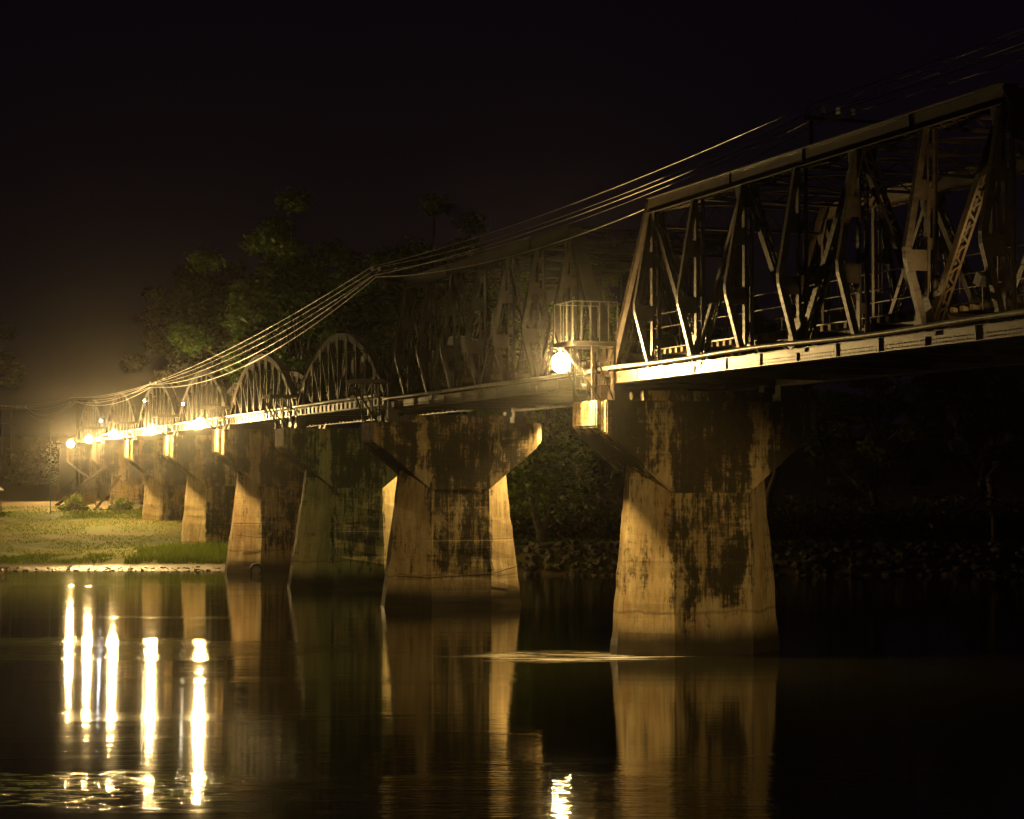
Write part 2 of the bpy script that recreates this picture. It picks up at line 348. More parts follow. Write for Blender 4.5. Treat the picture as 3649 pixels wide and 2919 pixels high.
def pier_parts(root, ztop, ztip, zbase, pedestal, wid=0.0):
    sh = MB()
    lv = [(zbase, 1.80, 3.85+wid, 0.42, 1.92), (6.2, 1.68, 3.12+wid*.35, 0.30, 1.62), (ztop-0.3, 1.66, 2.95, 0.25, 1.56)]
    if zbase > -1.0:
        t = (zbase+2)/8.2; lv[0] = (zbase, 1.80-.12*t, 3.85-.7*t, 0.42-.1*t, 1.92-.3*t)
    rows = []
    for a, b in zip(lv[:-1], lv[1:]):
        k = 14 if a[0] == zbase else 4
        for i in range(k):
            t = i/k; rows.append(tuple(x*(1-t)+y*t for x, y in zip(a, b)))
    rows.append(lv[-1])
    for i, (z, f, pp, e, T) in enumerate(rows):
        ring = [(-T,-f),(-T,f),(-e,pp),(e,pp),(T,f),(T,-f),(e,-pp),(-e,-pp)]
        sh.v += [(x+random.gauss(0,.018), y+random.gauss(0,.022), z) for x, y in ring]
    for i in range(len(rows)-1):
        for k in range(8): sh.f.append((i*8+k, i*8+(k+1)%8, (i+1)*8+(k+1)%8, (i+1)*8+k))
    sh.f.append(tuple((len(rows)-1)*8+k for k in range(8)))
    sh.build('shaft', CONC, root)
    T = 1.64
    prof = [(-5.0,ztip),(-5.0,ztop),(5.0,ztop),(5.0,ztip),(1.66,6.55),(-1.66,6.55)]
    cp = MB().prism([(-T, y, z) for y, z in prof], (2*T,0,0))
    me = cp.mesh('cap', CONC); bm = bmesh.new(); bm.from_mesh(me)
    es = [e for e in bm.edges if abs(abs(e.verts[0].co.y)-5) < 1e-4 and abs(e.verts[0].co.y-e.verts[1].co.y) < 1e-4 and abs(e.verts[0].co.x-e.verts[1].co.x) < 1e-4]
    bmesh.ops.bevel(bm, geom=es, offset=0.34, segments=2, affect='EDGES')
    es = [e for e in bm.edges if e.calc_face_angle(0) > 0.6]
    bmesh.ops.bevel(bm, geom=es, offset=0.06, segments=2, affect='EDGES')
    bm.to_mesh(me); bm.free(); link('cap', me, root)
    if pedestal:
        b = MB().box(-1.35,1.35,-2.9,2.9,ztop-0.05,ztop+0.42); b.build('pedestal', CONC, root)
    for y in (HT, -HT):
        for x in (-0.75, 0.75):
            zt = 11.08 if pedestal else 11.40
            if zt - ztop > 0.05:
                MB().box(x-0.38,x+0.38,y-0.34,y+0.34,ztop-0.01,ztop+(zt-ztop)*0.55).box(x-0.25,x+0.25,y-0.28,y+0.28,ztop+(zt-ztop)*0.55,zt-0.004).build('bearing', STEEL, root)
LBL = {
 'Z': 'stained concrete bridge pier past the right edge, carrying the near end of the nearest truss',
 'A': 'largest stained concrete pier right of the bright lamp, left side lit golden',
 'B': 'wide stained concrete pier between the two straight-topped trusses and the arched spans',
 'C': 'dark mossy concrete pier with greenish runs, half hidden behind a wider pier',
 'D': 'golden lit concrete pier at the water edge with an old tyre hanging on it',
 'E': 'peeling concrete pier standing in bright grass at the foot of the bank',
 'F': 'concrete pier on the bank with cracked lit side and bushes at its foot',
 'G': 'concrete pier high on the bank beside the leaning board and rubble',
 'H': 'farthest concrete pier behind the stairs, lost in the glare of the lamps'}
for k, s in PS.items():
    gz = ground_h(*((lambda P: (P.x*math.sin(YAW) - P.y*math.cos(YAW), P.x*math.cos(YAW) + P.y*math.sin(YAW)))(Vector((s, BY, 0)))))
    t = thing('bridge_pier', (s, BY, 0), LBL[k], 'bridge pier', 'concrete piers of the bridge')
    old = k in 'DEFGH'
    pier_parts(t, 11.0 if old else (10.55 if k == 'C' else 10.37), 9.3, (-2.0 if gz < 0.8 else gz-1.2), k in 'ZAB', dict(A=.05,B=.5,C=.8,D=.5).get(k, 0))
    cc = dict(A=(.545,.06), B=(.53,.05), C=(.52,.3), D=(.50,.02), E=(.52,.05), F=(.52,.05)).get(k, (.5,.05))
    for ch in t.children_recursive: ch.color = (cc[0], cc[1], dict(B=1,C=.7,D=.8).get(k, .12), 1)

# ------------------------------------------------------------------ steel member shapes
def two_leaf(a, b, wd, gap, th=0.022, up=(0,1,0), flange=0.07):
    """built-up member: two plates in the truss plane 'gap' apart across it, with small flanges"""
    m = MB(); a = Vector(a); b = Vector(b); upv = Vector(up)
    for sg in (-1, 1):
        o = upv*sg*gap/2
        m.beam(a+o, b+o, wd, th, up)
        d = (b-a).normalized(); sd = d.cross(upv).normalized()
        for q in (-1, 1):
            m.beam(a+o+sd*q*(wd/2-th/2)-upv*sg*flange/2, b+o+sd*q*(wd/2-th/2)-upv*sg*flange/2, th*1.01, flange, up)
    return m
def lacing(m, a, b, wd, off, up, step, bar=0.05):
    a = Vector(a); b = Vector(b); upv = Vector(up).normalized(); d = b-a; L = d.length; d.normalize(); sd = d.cross(upv).normalized()
    n = max(2, int(L/step)); 
    for i in range(n):
        p = a + d*L*i/n; q = a + d*L*(i+1)/n; sg = 1 if i % 2 else -1
        m.beam(p + sd*wd/2*sg + upv*off, q - sd*wd/2*sg + upv*off, bar, 0.012, up)
def railing(m, p0, p1, h=1.15, step=1.6, mid=1, r=0.022, bars=0):
    p0 = Vector(p0); p1 = Vector(p1); L = (p1-p0).length; n = max(1, round(L/step))
    for i in range(n+1):
        p = p0.lerp(p1, i/n); m.tube([p, p+Vector((0,0,h))], r, 5)
    for k in range(mid+1):
        z = Vector((0,0,h*(1-k/(mid+1)))); m.tube([p0+z, p1+z], r, 5)
    if bars:
        nb = int(L/bars)
        for i in range(1, nb):
            p = p0.lerp(p1, i/nb); m.beam(p+Vector((0,0,.08)), p+Vector((0,0,h)), 0.016, 0.016)

PN = 4.1
def straight_truss(root):
    X = [-16.4 + PN*i for i in range(9)]
    rv = MB()
    for sg in (1, -1):
        y0 = sg*HT; o = sg
        # bottom chord
        b = MB()
        for q in (-1, 1):
            b.box(-16.45,16.45,y0+q*0.20-0.012,y0+q*0.20+0.012,0,0.46)
            b.box(-16.45,16.45,*sorted((y0+q*0.212, y0+q*0.27)),0.0,0.02)
            b.box(-16.45,16.45,*sorted((y0+q*0.212, y0+q*0.27)),0.44,0.46)
        b.box(-16.45,16.45,y0-0.19,y0+0.19,0.004,0.022)
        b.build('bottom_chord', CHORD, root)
        for i in range(13):
            x = -16.4 + 2.733*i
            MB().box(x-0.025,x+0.025,*sorted((y0+o*0.213,y0+o*0.243)),0.021,0.439).build('stiffener', STEEL, root)
        if sg > 0:
            for i in range(180):
                x = -16.2 + i*0.18
                seg = int((x+16.4)/PN*2) % 3
                for z in (0.09, 0.20): rv.rivet((x, y0+0.212, z), (0,1,0), 0.026)
        # top chord
        b = MB(); x0, x1 = X[1]-0.15, X[7]+0.15
        for q in (-1, 1):
            b.box(x0,x1,y0+q*0.22-0.012,y0+q*0.22+0.012,6.52,7.07)
            b.box(x0,x1,*sorted((y0+q*0.208, y0+q*0.12)),6.52,6.54)
            b.box(x0,x1,*sorted((y0+q*0.232, y0+q*0.31)),6.50,6.52)
        b.box(x0,x1,y0-0.33,y0+0.33,7.07,7.10)
        for x in (X[2]+0.8, X[4]-0.5, X[5]+1.0): b.box(x-0.02,x+0.02,*sorted((y0+o*0.232,y0+o*0.262)),6.52,7.068)
        b.build('top_chord', STEEL, root)
        b = MB(); lacing(b, (x0,y0,6.50), (x1,y0,6.50), 0.40, 0.0, (0,0,1), 0.34); b.build('lacing', STEEL, root, kind='stuff')
        if sg > 0:
            n = int((x1-x0)/0.12)
            for i in range(n):
                x = x0+0.05+i*0.12; rv.rivet((x, y0+0.232, 7.02), (0,1,0), 0.02); rv.rivet((x, y0+0.29, 7.10), (0,0,1), 0.02)
                rv.rivet((x, y0+0.232, 6.58), (0,1,0), 0.02)
        # end posts
        for (xa, xb) in ((X[0],X[1]), (X[8],X[7])):
            a = Vector((xa,y0,0.30)); c = Vector((xb,y0,6.85)); m = two_leaf(a, c, 0.42, 0.42)
            d = (c-a).normalized(); outn = d.cross(Vector((0,1,0))); 
            if outn.z < 0: outn = -outn
            m.beam(a+outn*0.222, c+outn*0.222, 0.02, 0.62, outn.cross(d))
            m.build('end_post', STEEL, root)
            b = MB(); lacing(b, a-outn*0.21, c-outn*0.21, 0.36, 0, outn, 0.34); b.build('lacing', STEEL, root, kind='stuff')
            L = (c-a).length
            for i in range(int(L/0.13)):
                pt = a + d*(0.1+i*0.13)
                rv.rivet(pt + outn*0.232 + Vector((0,o*0.26,0)), outn, 0.022)
                rv.rivet(pt + outn*0.232 - Vector((0,o*0.26,0)), outn, 0.022)
                rv.rivet(pt + outn*0.15 + Vector((0,o*0.224,0)), (0,o,0), 0.022); rv.rivet(pt - outn*0.15 + Vector((0,o*0.224,0)), (0,o,0), 0.022)
            if sg > 0 and xa > 0:
                for i in range(13):
                    pt = a + d*(0.9+i*0.46) - outn*0.2
                    MB().tube([pt, pt - outn*0.26], 0.012, 5).build('step_bolt', STEEL, root)
        # diagonals: up from odd-even panel points
        for i in range(1, 8):
            pass
        D = [((X[1],6.6),(X[2],0.45)), ((X[3],6.6),(X[2],0.45)), ((X[3],6.6),(X[4],0.45)), ((X[5],6.6),(X[4],0.45)), ((X[5],6.6),(X[6],0.45)), ((X[7],6.6),(X[6],0.45))]
        for j, (ta, tb) in enumerate(D):
            a = Vector((ta[0],y0,ta[1])); c = Vector((tb[0],y0,tb[1])); heavy = j in (0, 2, 3, 5)
            m = two_leaf(a, c, 0.26 if heavy else 0.20, 0.34)
            m.build('diagonal', STEEL, root)
            b = MB(); dd = (c-a).normalized(); sdv = dd.cross(Vector((0,1,0)))
            lacing(b, a+dd*0.6+sdv*0.12, c-dd*0.6+sdv*0.12, 0.32, 0, sdv, 0.33, 0.06); lacing(b, a+dd*0.6-sdv*0.12, c-dd*0.6-sdv*0.12, 0.32, 0, sdv, 0.33, 0.06)
            b.build('lacing', STEEL, root, kind='stuff')
            if sg > 0:
                L = (c-a).length
                for i in range(int(L/0.24)): 
                    for q in (-1, 1): rv.rivet(a + dd*(0.1+i*0.24) + sdv*q*0.08 + Vector((0,0.183,0)), (0,1,0), 0.022)
        # verticals with outriggers and battens
        for i in range(1, 8):
            x = X[i]
            v = MB()
            for q in (-1, 1):
                v.box(x-0.10,x+0.10,y0+q*0.17-0.010,y0+q*0.17+0.010,0.45,6.52)
                v.box(x-0.010,x+0.010,*sorted((y0+q*0.16,y0+q*0.06)),0.45,6.52)
            v.build('vertical', STEEL, root)
            for z in (1.3, 2.9, 4.4, 5.7): MB().box(x-0.028,x-0.013,y0-0.14,y0+0.14,z,z+0.34).build('batten', STEEL, root)
            if sg > 0:
                for k in range(26):
                    for q in (-0.06,0.06): rv.rivet((x+q, y0+0.18, 0.6+k*0.23), (0,1,0), 0.02)
                    rv.rivet((x-0.10, y0+0.11, 0.6+k*0.23), (-1,0,0), 0.001)
            ko = o*0.92
            pts = [(x, y0+o*0.28, 6.5), (x, y0+ko*0.86+o*0.05, 3.35), (x, y0+ko, 2.95), (x, y0+ko-o*0.02, 2.6), (x, y0+o*0.32, 0.47)]
            m = MB()
            for p_, q_ in zip(pts[:-1], pts[1:]):
                m.beam(p_, q_, 0.20, 0.018, (0,o,0.2)); 
                pa = Vector(p_); qa = Vector(q_)
                m.beam(pa+Vector((-0.09,-o*0.10,0)), qa+Vector((-0.09,-o*0.10,0)), 0.016, 0.20, (0,o,0.2))
                m.beam(pa+Vector((0.09,-o*0.10,0)), qa+Vector((0.09,-o*0.10,0)), 0.016, 0.20, (0,o,0.2))
            m.build('outrigger', STEEL, root)
            if sg > 0:
                for p_, q_ in zip(pts[:-1], pts[1:]):
                    L = (Vector(q_)-Vector(p_)).length; n = max(1, int(L/0.25))
                    for k in range(n):
                        pt = Vector(p_).lerp(Vector(q_), (k+0.5)/n)
                        rv.rivet(pt+Vector((-0.098,-0.09,0)), (-1,0,0), 0.028); rv.rivet(pt+Vector((0,0.012,0)), (0,1,0), 0.022)
            for z, yo in ((2.25, 0.80), (4.35, 0.58)):
                a0, a1 = sorted((y0+o*0.18, y0+o*yo)); 
                MB().box(x-0.075,x-0.057,a0,a1,z,z+0.62).build('gusset_plate', STEEL, root)
                if sg > 0:
                    for k in range(5): rv.rivet((x-0.075, a0+0.06+k*(a1-a0-0.12)/4, z+0.56), (-1,0,0), 0.022)
        # gusset plates on the nodes
        for i in (0,2,4,6,8):
            x = X[i]; w_ = 0.62 if i in (2,4,6) else 0.42
            for q in (-1, 1):
                yy = y0+q*0.232
                poly = [(x-w_,yy,0.30),(x+w_,yy,0.30),(x+w_*0.9,yy,0.9),(x+w_*0.35,yy,1.45),(x-w_*0.35,yy,1.45),(x-w_*0.9,yy,0.9)]
                MB().prism(poly, (0,0.016*q,0)).build('gusset_plate', STEEL, root)
            if sg > 0:
                for a_ in range(6):
                    for c_ in range(7):
                        xx = x - w_*0.75 + a_*w_*0.3; zz = 0.55+c_*0.13
                        if abs(xx-x) < w_*(1.25-0.55*zz): rv.rivet((xx, y0+0.248, zz), (0,1,0), 0.02)
        for i in (1,3,5,7):
            x = X[i]; w_ = 0.5
            for q in (-1, 1):
                yy = y0+q*0.236
                poly = [(x-w_,yy,6.58),(x-w_*0.9,yy,6.2),(x-w_*0.3,yy,5.55),(x+w_*0.3,yy,5.55),(x+w_*0.9,yy,6.2),(x+w_,yy,6.58)]
                MB().prism(poly, (0,0.016*q,0)).build('gusset_plate', STEEL, root)
            if sg > 0:
                for a_ in range(5):
                    for c_ in range(7):
                        xx = x - w_*0.7 + a_*w_*0.35; zz = 5.7+c_*0.13
                        if abs(xx-x) < w_*(0.2+0.8*(zz-5.4)): rv.rivet((xx, y0+0.252, zz), (0,1,0), 0.02)
        hr = MB(); railing(hr, (-16.3, o*2.75, 1.62), (16.3, o*2.75, 1.62), 1.1, 2.05, 1, 0.02); hr.build('handrail', STEEL, root)
    rv.build('rivets', STEEL, root, kind='stuff')
    # top bracing
    for i in range(1, 8):
        b = MB(); 
        for z in (6.95, 6.55 if i not in (1,7) else 6.0):
            b.box(X[i]-0.07,X[i]+0.07,-3.40,3.40,z-0.05,z+0.05)
        lacing(b, (X[i],-3.4,6.75 if i not in (1,7) else 6.47), (X[i],3.4,6.75 if i not in (1,7) else 6.47), 0.36 if i not in (1,7) else 0.85, 0, (1,0,0), 0.55, 0.06)
        b.build('top_strut', STEEL, root)
    for i in range(1, 7):
        for q in (1, -1):
            MB().beam((X[i]+0.15, 3.35*q, 6.83), (X[i+1]-0.15, -3.35*q, 6.83 + 0.06*q), 0.10, 0.05).build('lateral_brace', STEEL, root)
    floor_system(root, X, 16.4, 2.65)
def floor_system(root, X, half, zt):
    for x in X:
        MB().box(x-0.012,x+0.012,-3.5,3.5,0.10,0.98).box(x-0.15,x+0.15,-3.5,3.5,0.08,0.10).box(x-0.15,x+0.15,-3.5,3.5,0.98,1.0).build('floor_beam', STEEL, root)
    for y in (-1.9,-0.7,0.7,1.9):
        MB().box(-half,half,y-0.01,y+0.01,0.55,1.09).box(-half,half,y-0.1,y+0.1,0.53,0.55).box(-half,half,y-0.1,y+0.1,1.09,1.11).build('stringer', STEEL, root)
    sl = MB(); n = int(2*half/0.55)
    for i in range(n+1):
        x = -half+0.15+i*(2*half-0.3)/n; sl.box(x-0.1,x+0.1,-2.6,2.6,1.114,1.30)
    sl.build('sleepers', TIMBER, root, kind='stuff')
    for y in (-0.53,0.53):
        MB().box(-half-0.2,half+0.2,y-0.06,y+0.06,1.302,1.32).box(-half-0.2,half+0.2,y-0.01,y+0.01,1.32,1.42).box(-half-0.2,half+0.2,y-0.035,y+0.035,1.42,1.46).build('rail', RAILST, root)
    for a, b in ((-2.7,-0.75),(-0.42,0.42),(0.75,2.7)):
        MB().box(-half,half,a,b,1.304,1.345).build('walkway_plate', STEEL, root)

def arch_truss(root):
    n = 10; L = 10.72; X = [-L + 2*L*i/n for i in range(n+1)]
    def tz(x): return 0.42 + 4.12*max(0, 1-(x/L)**2)**0.82
    for sg in (1, -1):
        y0 = sg*HT; o = sg
        b = MB()
        for q in (-1, 1):
            yy = y0+q*0.17
            b.box(-L,L,yy-0.05,yy+0.05,0.0,0.05).box(-L,L,yy-0.05,yy+0.05,0.43,0.48)
        b.build('bottom_chord', STEEL, root)
        for i in range(21):
            x = -L+0.28+i*(2*L-0.56)/20
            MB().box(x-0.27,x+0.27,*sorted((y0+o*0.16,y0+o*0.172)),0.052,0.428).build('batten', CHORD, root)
        xs = np.linspace(-1, 1, 25); xs = [L*math.sin(t*math.pi/2) for t in xs]
        m = MB(); ms = MB()
        for i in range(24):
            a = Vector((xs[i],y0,tz(xs[i]))); c = Vector((xs[i+1],y0,tz(xs[i+1])))
            e = (c-a).normalized()*0.02
            for q in (-1, 1): m.beam(a-e+Vector((0,q*0.17,0)), c+e+Vector((0,q*0.17,0)), 0.40, 0.02, (0,1,0))
            nn = e.normalized().cross(Vector((0,1,0))); nn = nn if nn.z > 0 else -nn
            m.beam(a-e+nn*0.212, c+e+nn*0.212, 0.46, 0.02, nn)
        m.build('arch_chord', STEEL, root)
        for i in range(1, n):
            x = X[i]; h = tz(x)
            v = MB()
            for q in (-1,1): v.box(x-0.07,x+0.07,y0+q*0.13-0.01,y0+q*0.13+0.01,0.48,h-0.15)
            v.box(x-0.01,x+0.01,y0-0.12,y0+0.12,0.48,h-0.15); v.build('vertical', STEEL, root)
            for q in (-1,1):
                yy = y0+q*0.182; s_ = 0.42
                slope = (tz(x+0.1)-tz(x-0.1))/0.2
                poly = [(x-s_,yy,h-slope*s_+0.05),(x-0.16,yy,h-0.78),(x+0.16,yy,h-0.78),(x+s_,yy,h+slope*s_+0.05)]
                MB().prism(poly, (0,0.014*q,0)).build('gusset_plate', STEEL, root)
            if x < 0: c = (X[i+1], y0, 0.5); 
            elif x > 0: c = (X[i-1], y0, 0.5)
            else: continue
            two_leaf((x,y0,h-0.15), c, 0.13, 0.22, 0.016, flange=0.03).build('diagonal', STEEL, root)
        hr = MB(); railing(hr, (-L, o*2.75, 1.35), (L, o*2.75, 1.35), 1.1, 2.1, 1, 0.02); hr.build('handrail', STEEL, root)
    floor_system(root, X[::2], L, 0)
GT = 'steel spans of the bridge'
zt = 11.08; za = 11.40
t1 = thing('truss_span', ((PS['Z']+PS['A'])/2-0.25, BY, zt), 'nearest riveted steel truss with a straight top chord, right of the bright lamp', 'truss span', GT)
straight_truss(t1)
copy_thing(t1, ((PS['A']+PS['B'])/2, BY, zt), 'second straight-topped steel truss, left of the bright lamp and behind its glare')
ar = thing('arched_span', ((PS['B']+PS['C'])/2, BY, za), 'largest dark arched steel span, just left of the straight-topped trusses', 'arched span', GT)
arch_truss(ar)
for a, b, l in (('C','D','arched steel span with lit ribbed lower edge above the golden pier'),
                ('D','E','arched steel span directly behind the glaring lamp left of the golden pier'),
                ('E','F','arched steel span on whose crown the power cables are tied'),
                ('F','G','small arched steel span whose left limb rises from the cluster of lamps'),
                ('G','H','farthest arched steel span, hidden in the glare at the bank')):
    copy_thing(ar, ((PS[a]+PS[b])/2, BY, za), l)

# abutment deck beyond the last pier
MIDC = (0.5, 0.05, 0, 1)
ab = thing('abutment', (PS['H']+9, BY, 0), 'pale concrete approach wall of the bridge behind the farthest lamps', 'abutment')
MB().box(-7.5,12,-3.4,3.4,2.0,11.2).build('wall', CONC, ab)
MB().box(-7.6,12,-3.7,3.7,11.2,11.6).build('coping', CONC, ab)

# ------------------------------------------------------------------ pipes on brackets along the near face
def pipe_run(s0, s1, z, amp, label):
    y = BY+HT+0.42; n = max(8, int((s1-s0)/0.8)); pts = []
    for i in range(n+1):
        s = s0+(s1-s0)*i/n
        pts.append((s-s0, 0, amp*math.sin(s*0.42)+amp*0.6*math.sin(s*0.19+1)))
    t = thing('water_pipe', (s0, y, z), label, 'pipe', 'pipes along the near side of the bridge')
    MB().tube(pts, 0.085, 8).build('pipe', PIPE, t, smooth=True)
    for i in range(1, int((s1-s0)/2.05)):
        x = i*2.05
        MB().beam((x,0,-0.10), (x,-0.145,-0.13), 0.05, 0.05).beam((x,0.02,-0.10),(x,0.02,0.01),0.05,0.02).build('bracket', STEEL, t)
pipe_run(PS['Z']+0.4, PS['A']+0.35, zt+0.60, 0.035, 'pale pipe clipped to the lower chord of the nearest truss, blazing at the lamp')
pipe_run(PS['A']+0.9, PS['B']-0.5, zt+0.60, 0.012, 'thin pale pipe along the lower edge of the second straight truss')
for a, b, l in (('B','C','pipe along the foot of the largest dark arch'), ('C','D','lit pipe along the foot of the arch over the golden pier'),
                ('D','E','lit pipe along the arch foot right behind the leftmost large glare'), ('E','F','lit pipe between the two lamps left of the golden pier'),
                ('F','G','farthest lit pipe beside the cluster of lamps')):
    pipe_run(PS[a]+0.5, PS[b]-0.5, za+0.58, 0.006, l)

# ------------------------------------------------------------------ refuge platforms over the piers
def refuge(s, side, zf, label):
    t = thing('refuge_platform', (s, BY+side*(HT+1.15), zf), label, 'platform', 'refuge platforms beside the track')
    MB().box(-1.1,1.1,-1.0,1.0,-0.05,0.0).build('floor', STEEL, t)
    for y in (-0.95, 0.95): MB().box(-1.12,1.12,y-0.05,y+0.05,-0.21,-0.054).build('joist', STEEL, t)
    for x in (-1.05, 1.05): MB().box(x-0.05,x+0.05,-0.9,0.9,-0.20,-0.056).build('joist', STEEL, t)
    m = MB(); railing(m, (-1.05, side*0.97, 0), (1.05, side*0.97, 0), 1.6, 0.68, 0, 0.026, 0.0); m.build('railing', PIPE if abs(s-PS['A']) < 1 else STEEL, t)  # paler metal on the largest pier's railing paints in its lamplight
    for x in (-1.05, 1.05):
        m = MB(); railing(m, (x, -0.97, 0), (x, 0.97, 0), 1.6, 0.39, 0, 0.022); m.build('railing', PIPE if abs(s-PS['A']) < 1 else STEEL, t)
    return t
def frame_posts(t, zf, zc):
    for x in (-1.0, 1.0):
        for y in (-0.85, 0.1):
            MB().beam((x,y,zc-zf), (x,y,-0.20), 0.09, 0.09, (1,0,0)).build('post', STEEL, t)
        MB().beam((x,-0.80,zc-zf+0.05), (x,0.06,-0.3), 0.05, 0.05, (1,0,0)).build('cross_brace', STEEL, t)
    MB().beam((-1.0,-0.85,-0.75), (1.0,-0.85,-0.75), 0.06, 0.06).build('cross_brace', STEEL, t)
for k, l in (('A','railed refuge platform above the largest pier beside the bright lamp'), ('B','dark refuge platform between the two pier heads left of the second truss'),
             ('C','black refuge platform silhouetted between the two largest arches'), ('D','refuge platform beside the second arch over the golden pier'),
             ('E','refuge platform between lamp glares over the grass pier'), ('F','refuge platform over the pier with bushes'), ('G','farthest refuge platform in the lamp cluster')):
    zf = 12.78; old = k in 'DEFG'
    t = refuge(PS[k], 1, zf, l)
    frame_posts(t, zf, 11.0 if old else (10.55 if k == 'C' else 10.37))
refuge(61.5, -1, 12.70, 'railed refuge platform on the far side seen through the nearest truss')

# ------------------------------------------------------------------ lamps
def globe_mesh(name, m, rx, ry, rz, seg=12, rings=7):
    b = MB(); v = [(0,0,rz)]
    for i in range(1, rings):
        a = math.pi*i/rings
        for k in range(seg): v.append((rx*math.sin(a)*math.cos(2*math.pi*k/seg), ry*math.sin(a)*math.sin(2*math.pi*k/seg), rz*math.cos(a)))
    v.append((0,0,-rz)); b.v = v
    for k in range(seg): b.f.append((0, 1+k, 1+(k+1)%seg)); b.f.append((len(v)-1, 1+(rings-2)*seg+(k+1)%seg, 1+(rings-2)*seg+k))
    for i in range(rings-2):
        for k in range(seg): b.f.append((1+i*seg+k, 1+(i+1)*seg+k, 1+(i+1)*seg+(k+1)%seg, 1+i*seg+(k+1)%seg))
    return b.mesh(name, m, True)
E_MAIN = emit('lamp_glow', WARM, 4300)
E_NEAR = emit('lamp_glow_strong', WARM, 130)
E_OFF = simple('lamp_glass_unlit', (0.5,0.5,0.45), 0.2)
def dish(m, r, h, z):
    n = 16; ring = lambda rr, zz: [(rr*math.cos(2*math.pi*k/n), rr*math.sin(2*math.pi*k/n), zz) for k in range(n)]
    v = ring(r, z) + ring(r*0.5, z+h) + ring(r*0.25, z+h*1.5) + [(0,0,z+h*1.6)]
    f = [(i*n+k, i*n+(k+1)%n, (i+1)*n+(k+1)%n, (i+1)*n+k) for i in range(2) for k in range(n)] + [(2*n+k, 2*n+(k+1)%n, 3*n) for k in range(n)]
    m.add(v, f)
def bridge_lamp(s, zl, anchors, em, label, name='flood_lamp', y=BY+6.35):
    t = thing(name, (s, y, zl), label, 'lamp', 'lamps hung out from the pier heads')
    link('lamp_glass', globe_mesh('lamp_glass', em, *((0.30, 0.30, 0.27) if em is not E_OFF else (0.14, 0.14, 0.14))), t)
    m = MB(); m.tube([(0.15,0,0.30),(0.15,0,0.60)], 0.06, 8); m.build('lamp_shade', LAMPBODY, t)
    hb = MB(); nn = 20; prof = [(0.05,0.40),(0.18,0.385),(0.29,0.33),(0.37,0.22),(0.41,0.08)]   # round reflector bowl behind the globe
    prof = prof + [(x+0.02, r+0.02) for x, r in prof[::-1]]
    for (x, r) in prof: hb.v += [(x, r*math.cos(2*math.pi*k/nn), r*math.sin(2*math.pi*k/nn)) for k in range(nn)]
    for q_ in range(len(prof)-1): hb.f += [(q_*nn+k, q_*nn+(k+1)%nn, (q_+1)*nn+(k+1)%nn, (q_+1)*nn+k) for k in range(nn)]
    hb.f += [(4*nn+k, 4*nn+(k+1)%nn, 5*nn+(k+1)%nn, 5*nn+k) for k in range(0)] + [tuple(4*nn+k for k in range(nn))]
    if em is E_MAIN: hb.build('reflector', LAMPBODY, t, smooth=True)
    for q, (ax, ay, az) in zip((-0.2, 0.2), anchors):
        MB().beam((q, -0.05, 0.58), (ax-s, ay-y, az-zl), 0.09, 0.04, (1,0,0)).build('bracket_arm', STEEL, t)
    MB().beam((-0.25,-0.05,0.58),(0.25,-0.05,0.58),0.06,0.05).build('crossbar', STEEL, t)
    return t
def tip(k): 
    z = 11.0 if k in 'DEFGH' else (10.55 if k == 'C' else 10.37)
    return [(PS[k]-1.2, BY+4.75, z+0.02), (PS[k]+1.2, BY+4.75, z+0.02)]
bridge_lamp(76.9, 11.86, tip('A'), E_MAIN, 'brightest glaring lamp, hung out from the head of the largest pier')
bridge_lamp(42.0, 11.90, tip('Z'), E_NEAR, 'lit lamp hung from the pier past the right edge')
bridge_lamp(109.4, 11.70, tip('B'), E_OFF, 'unlit lamp on bracket arms at the pier head under the second refuge')
bridge_lamp(131.2, 11.60, tip('C'), E_OFF, 'unlit lamp on bracket arms at the dark mossy pier')
bridge_lamp(154.0, 11.40, tip('D'), E_MAIN, 'glaring lamp just left of the golden pier head, rightmost of the left row')
bridge_lamp(176.0, 11.40, tip('E'), E_MAIN, 'glaring lamp second from the right in the left row')
bridge_lamp(198.2, 11.48, tip('F'), E_MAIN, 'large glaring lamp in the middle of the left cluster')
bridge_lamp(215.5, 11.34, [(214.6, BY+4.0, 11.62), (216.4, BY+4.0, 11.62)], E_MAIN, 'smaller glaring lamp squeezed between two bigger ones')
bridge_lamp(230.0, 11.10, [(229.1, BY+4.0, 11.62), (230.9, BY+4.0, 11.62)], E_MAIN, 'leftmost glaring lamp above the stairs')
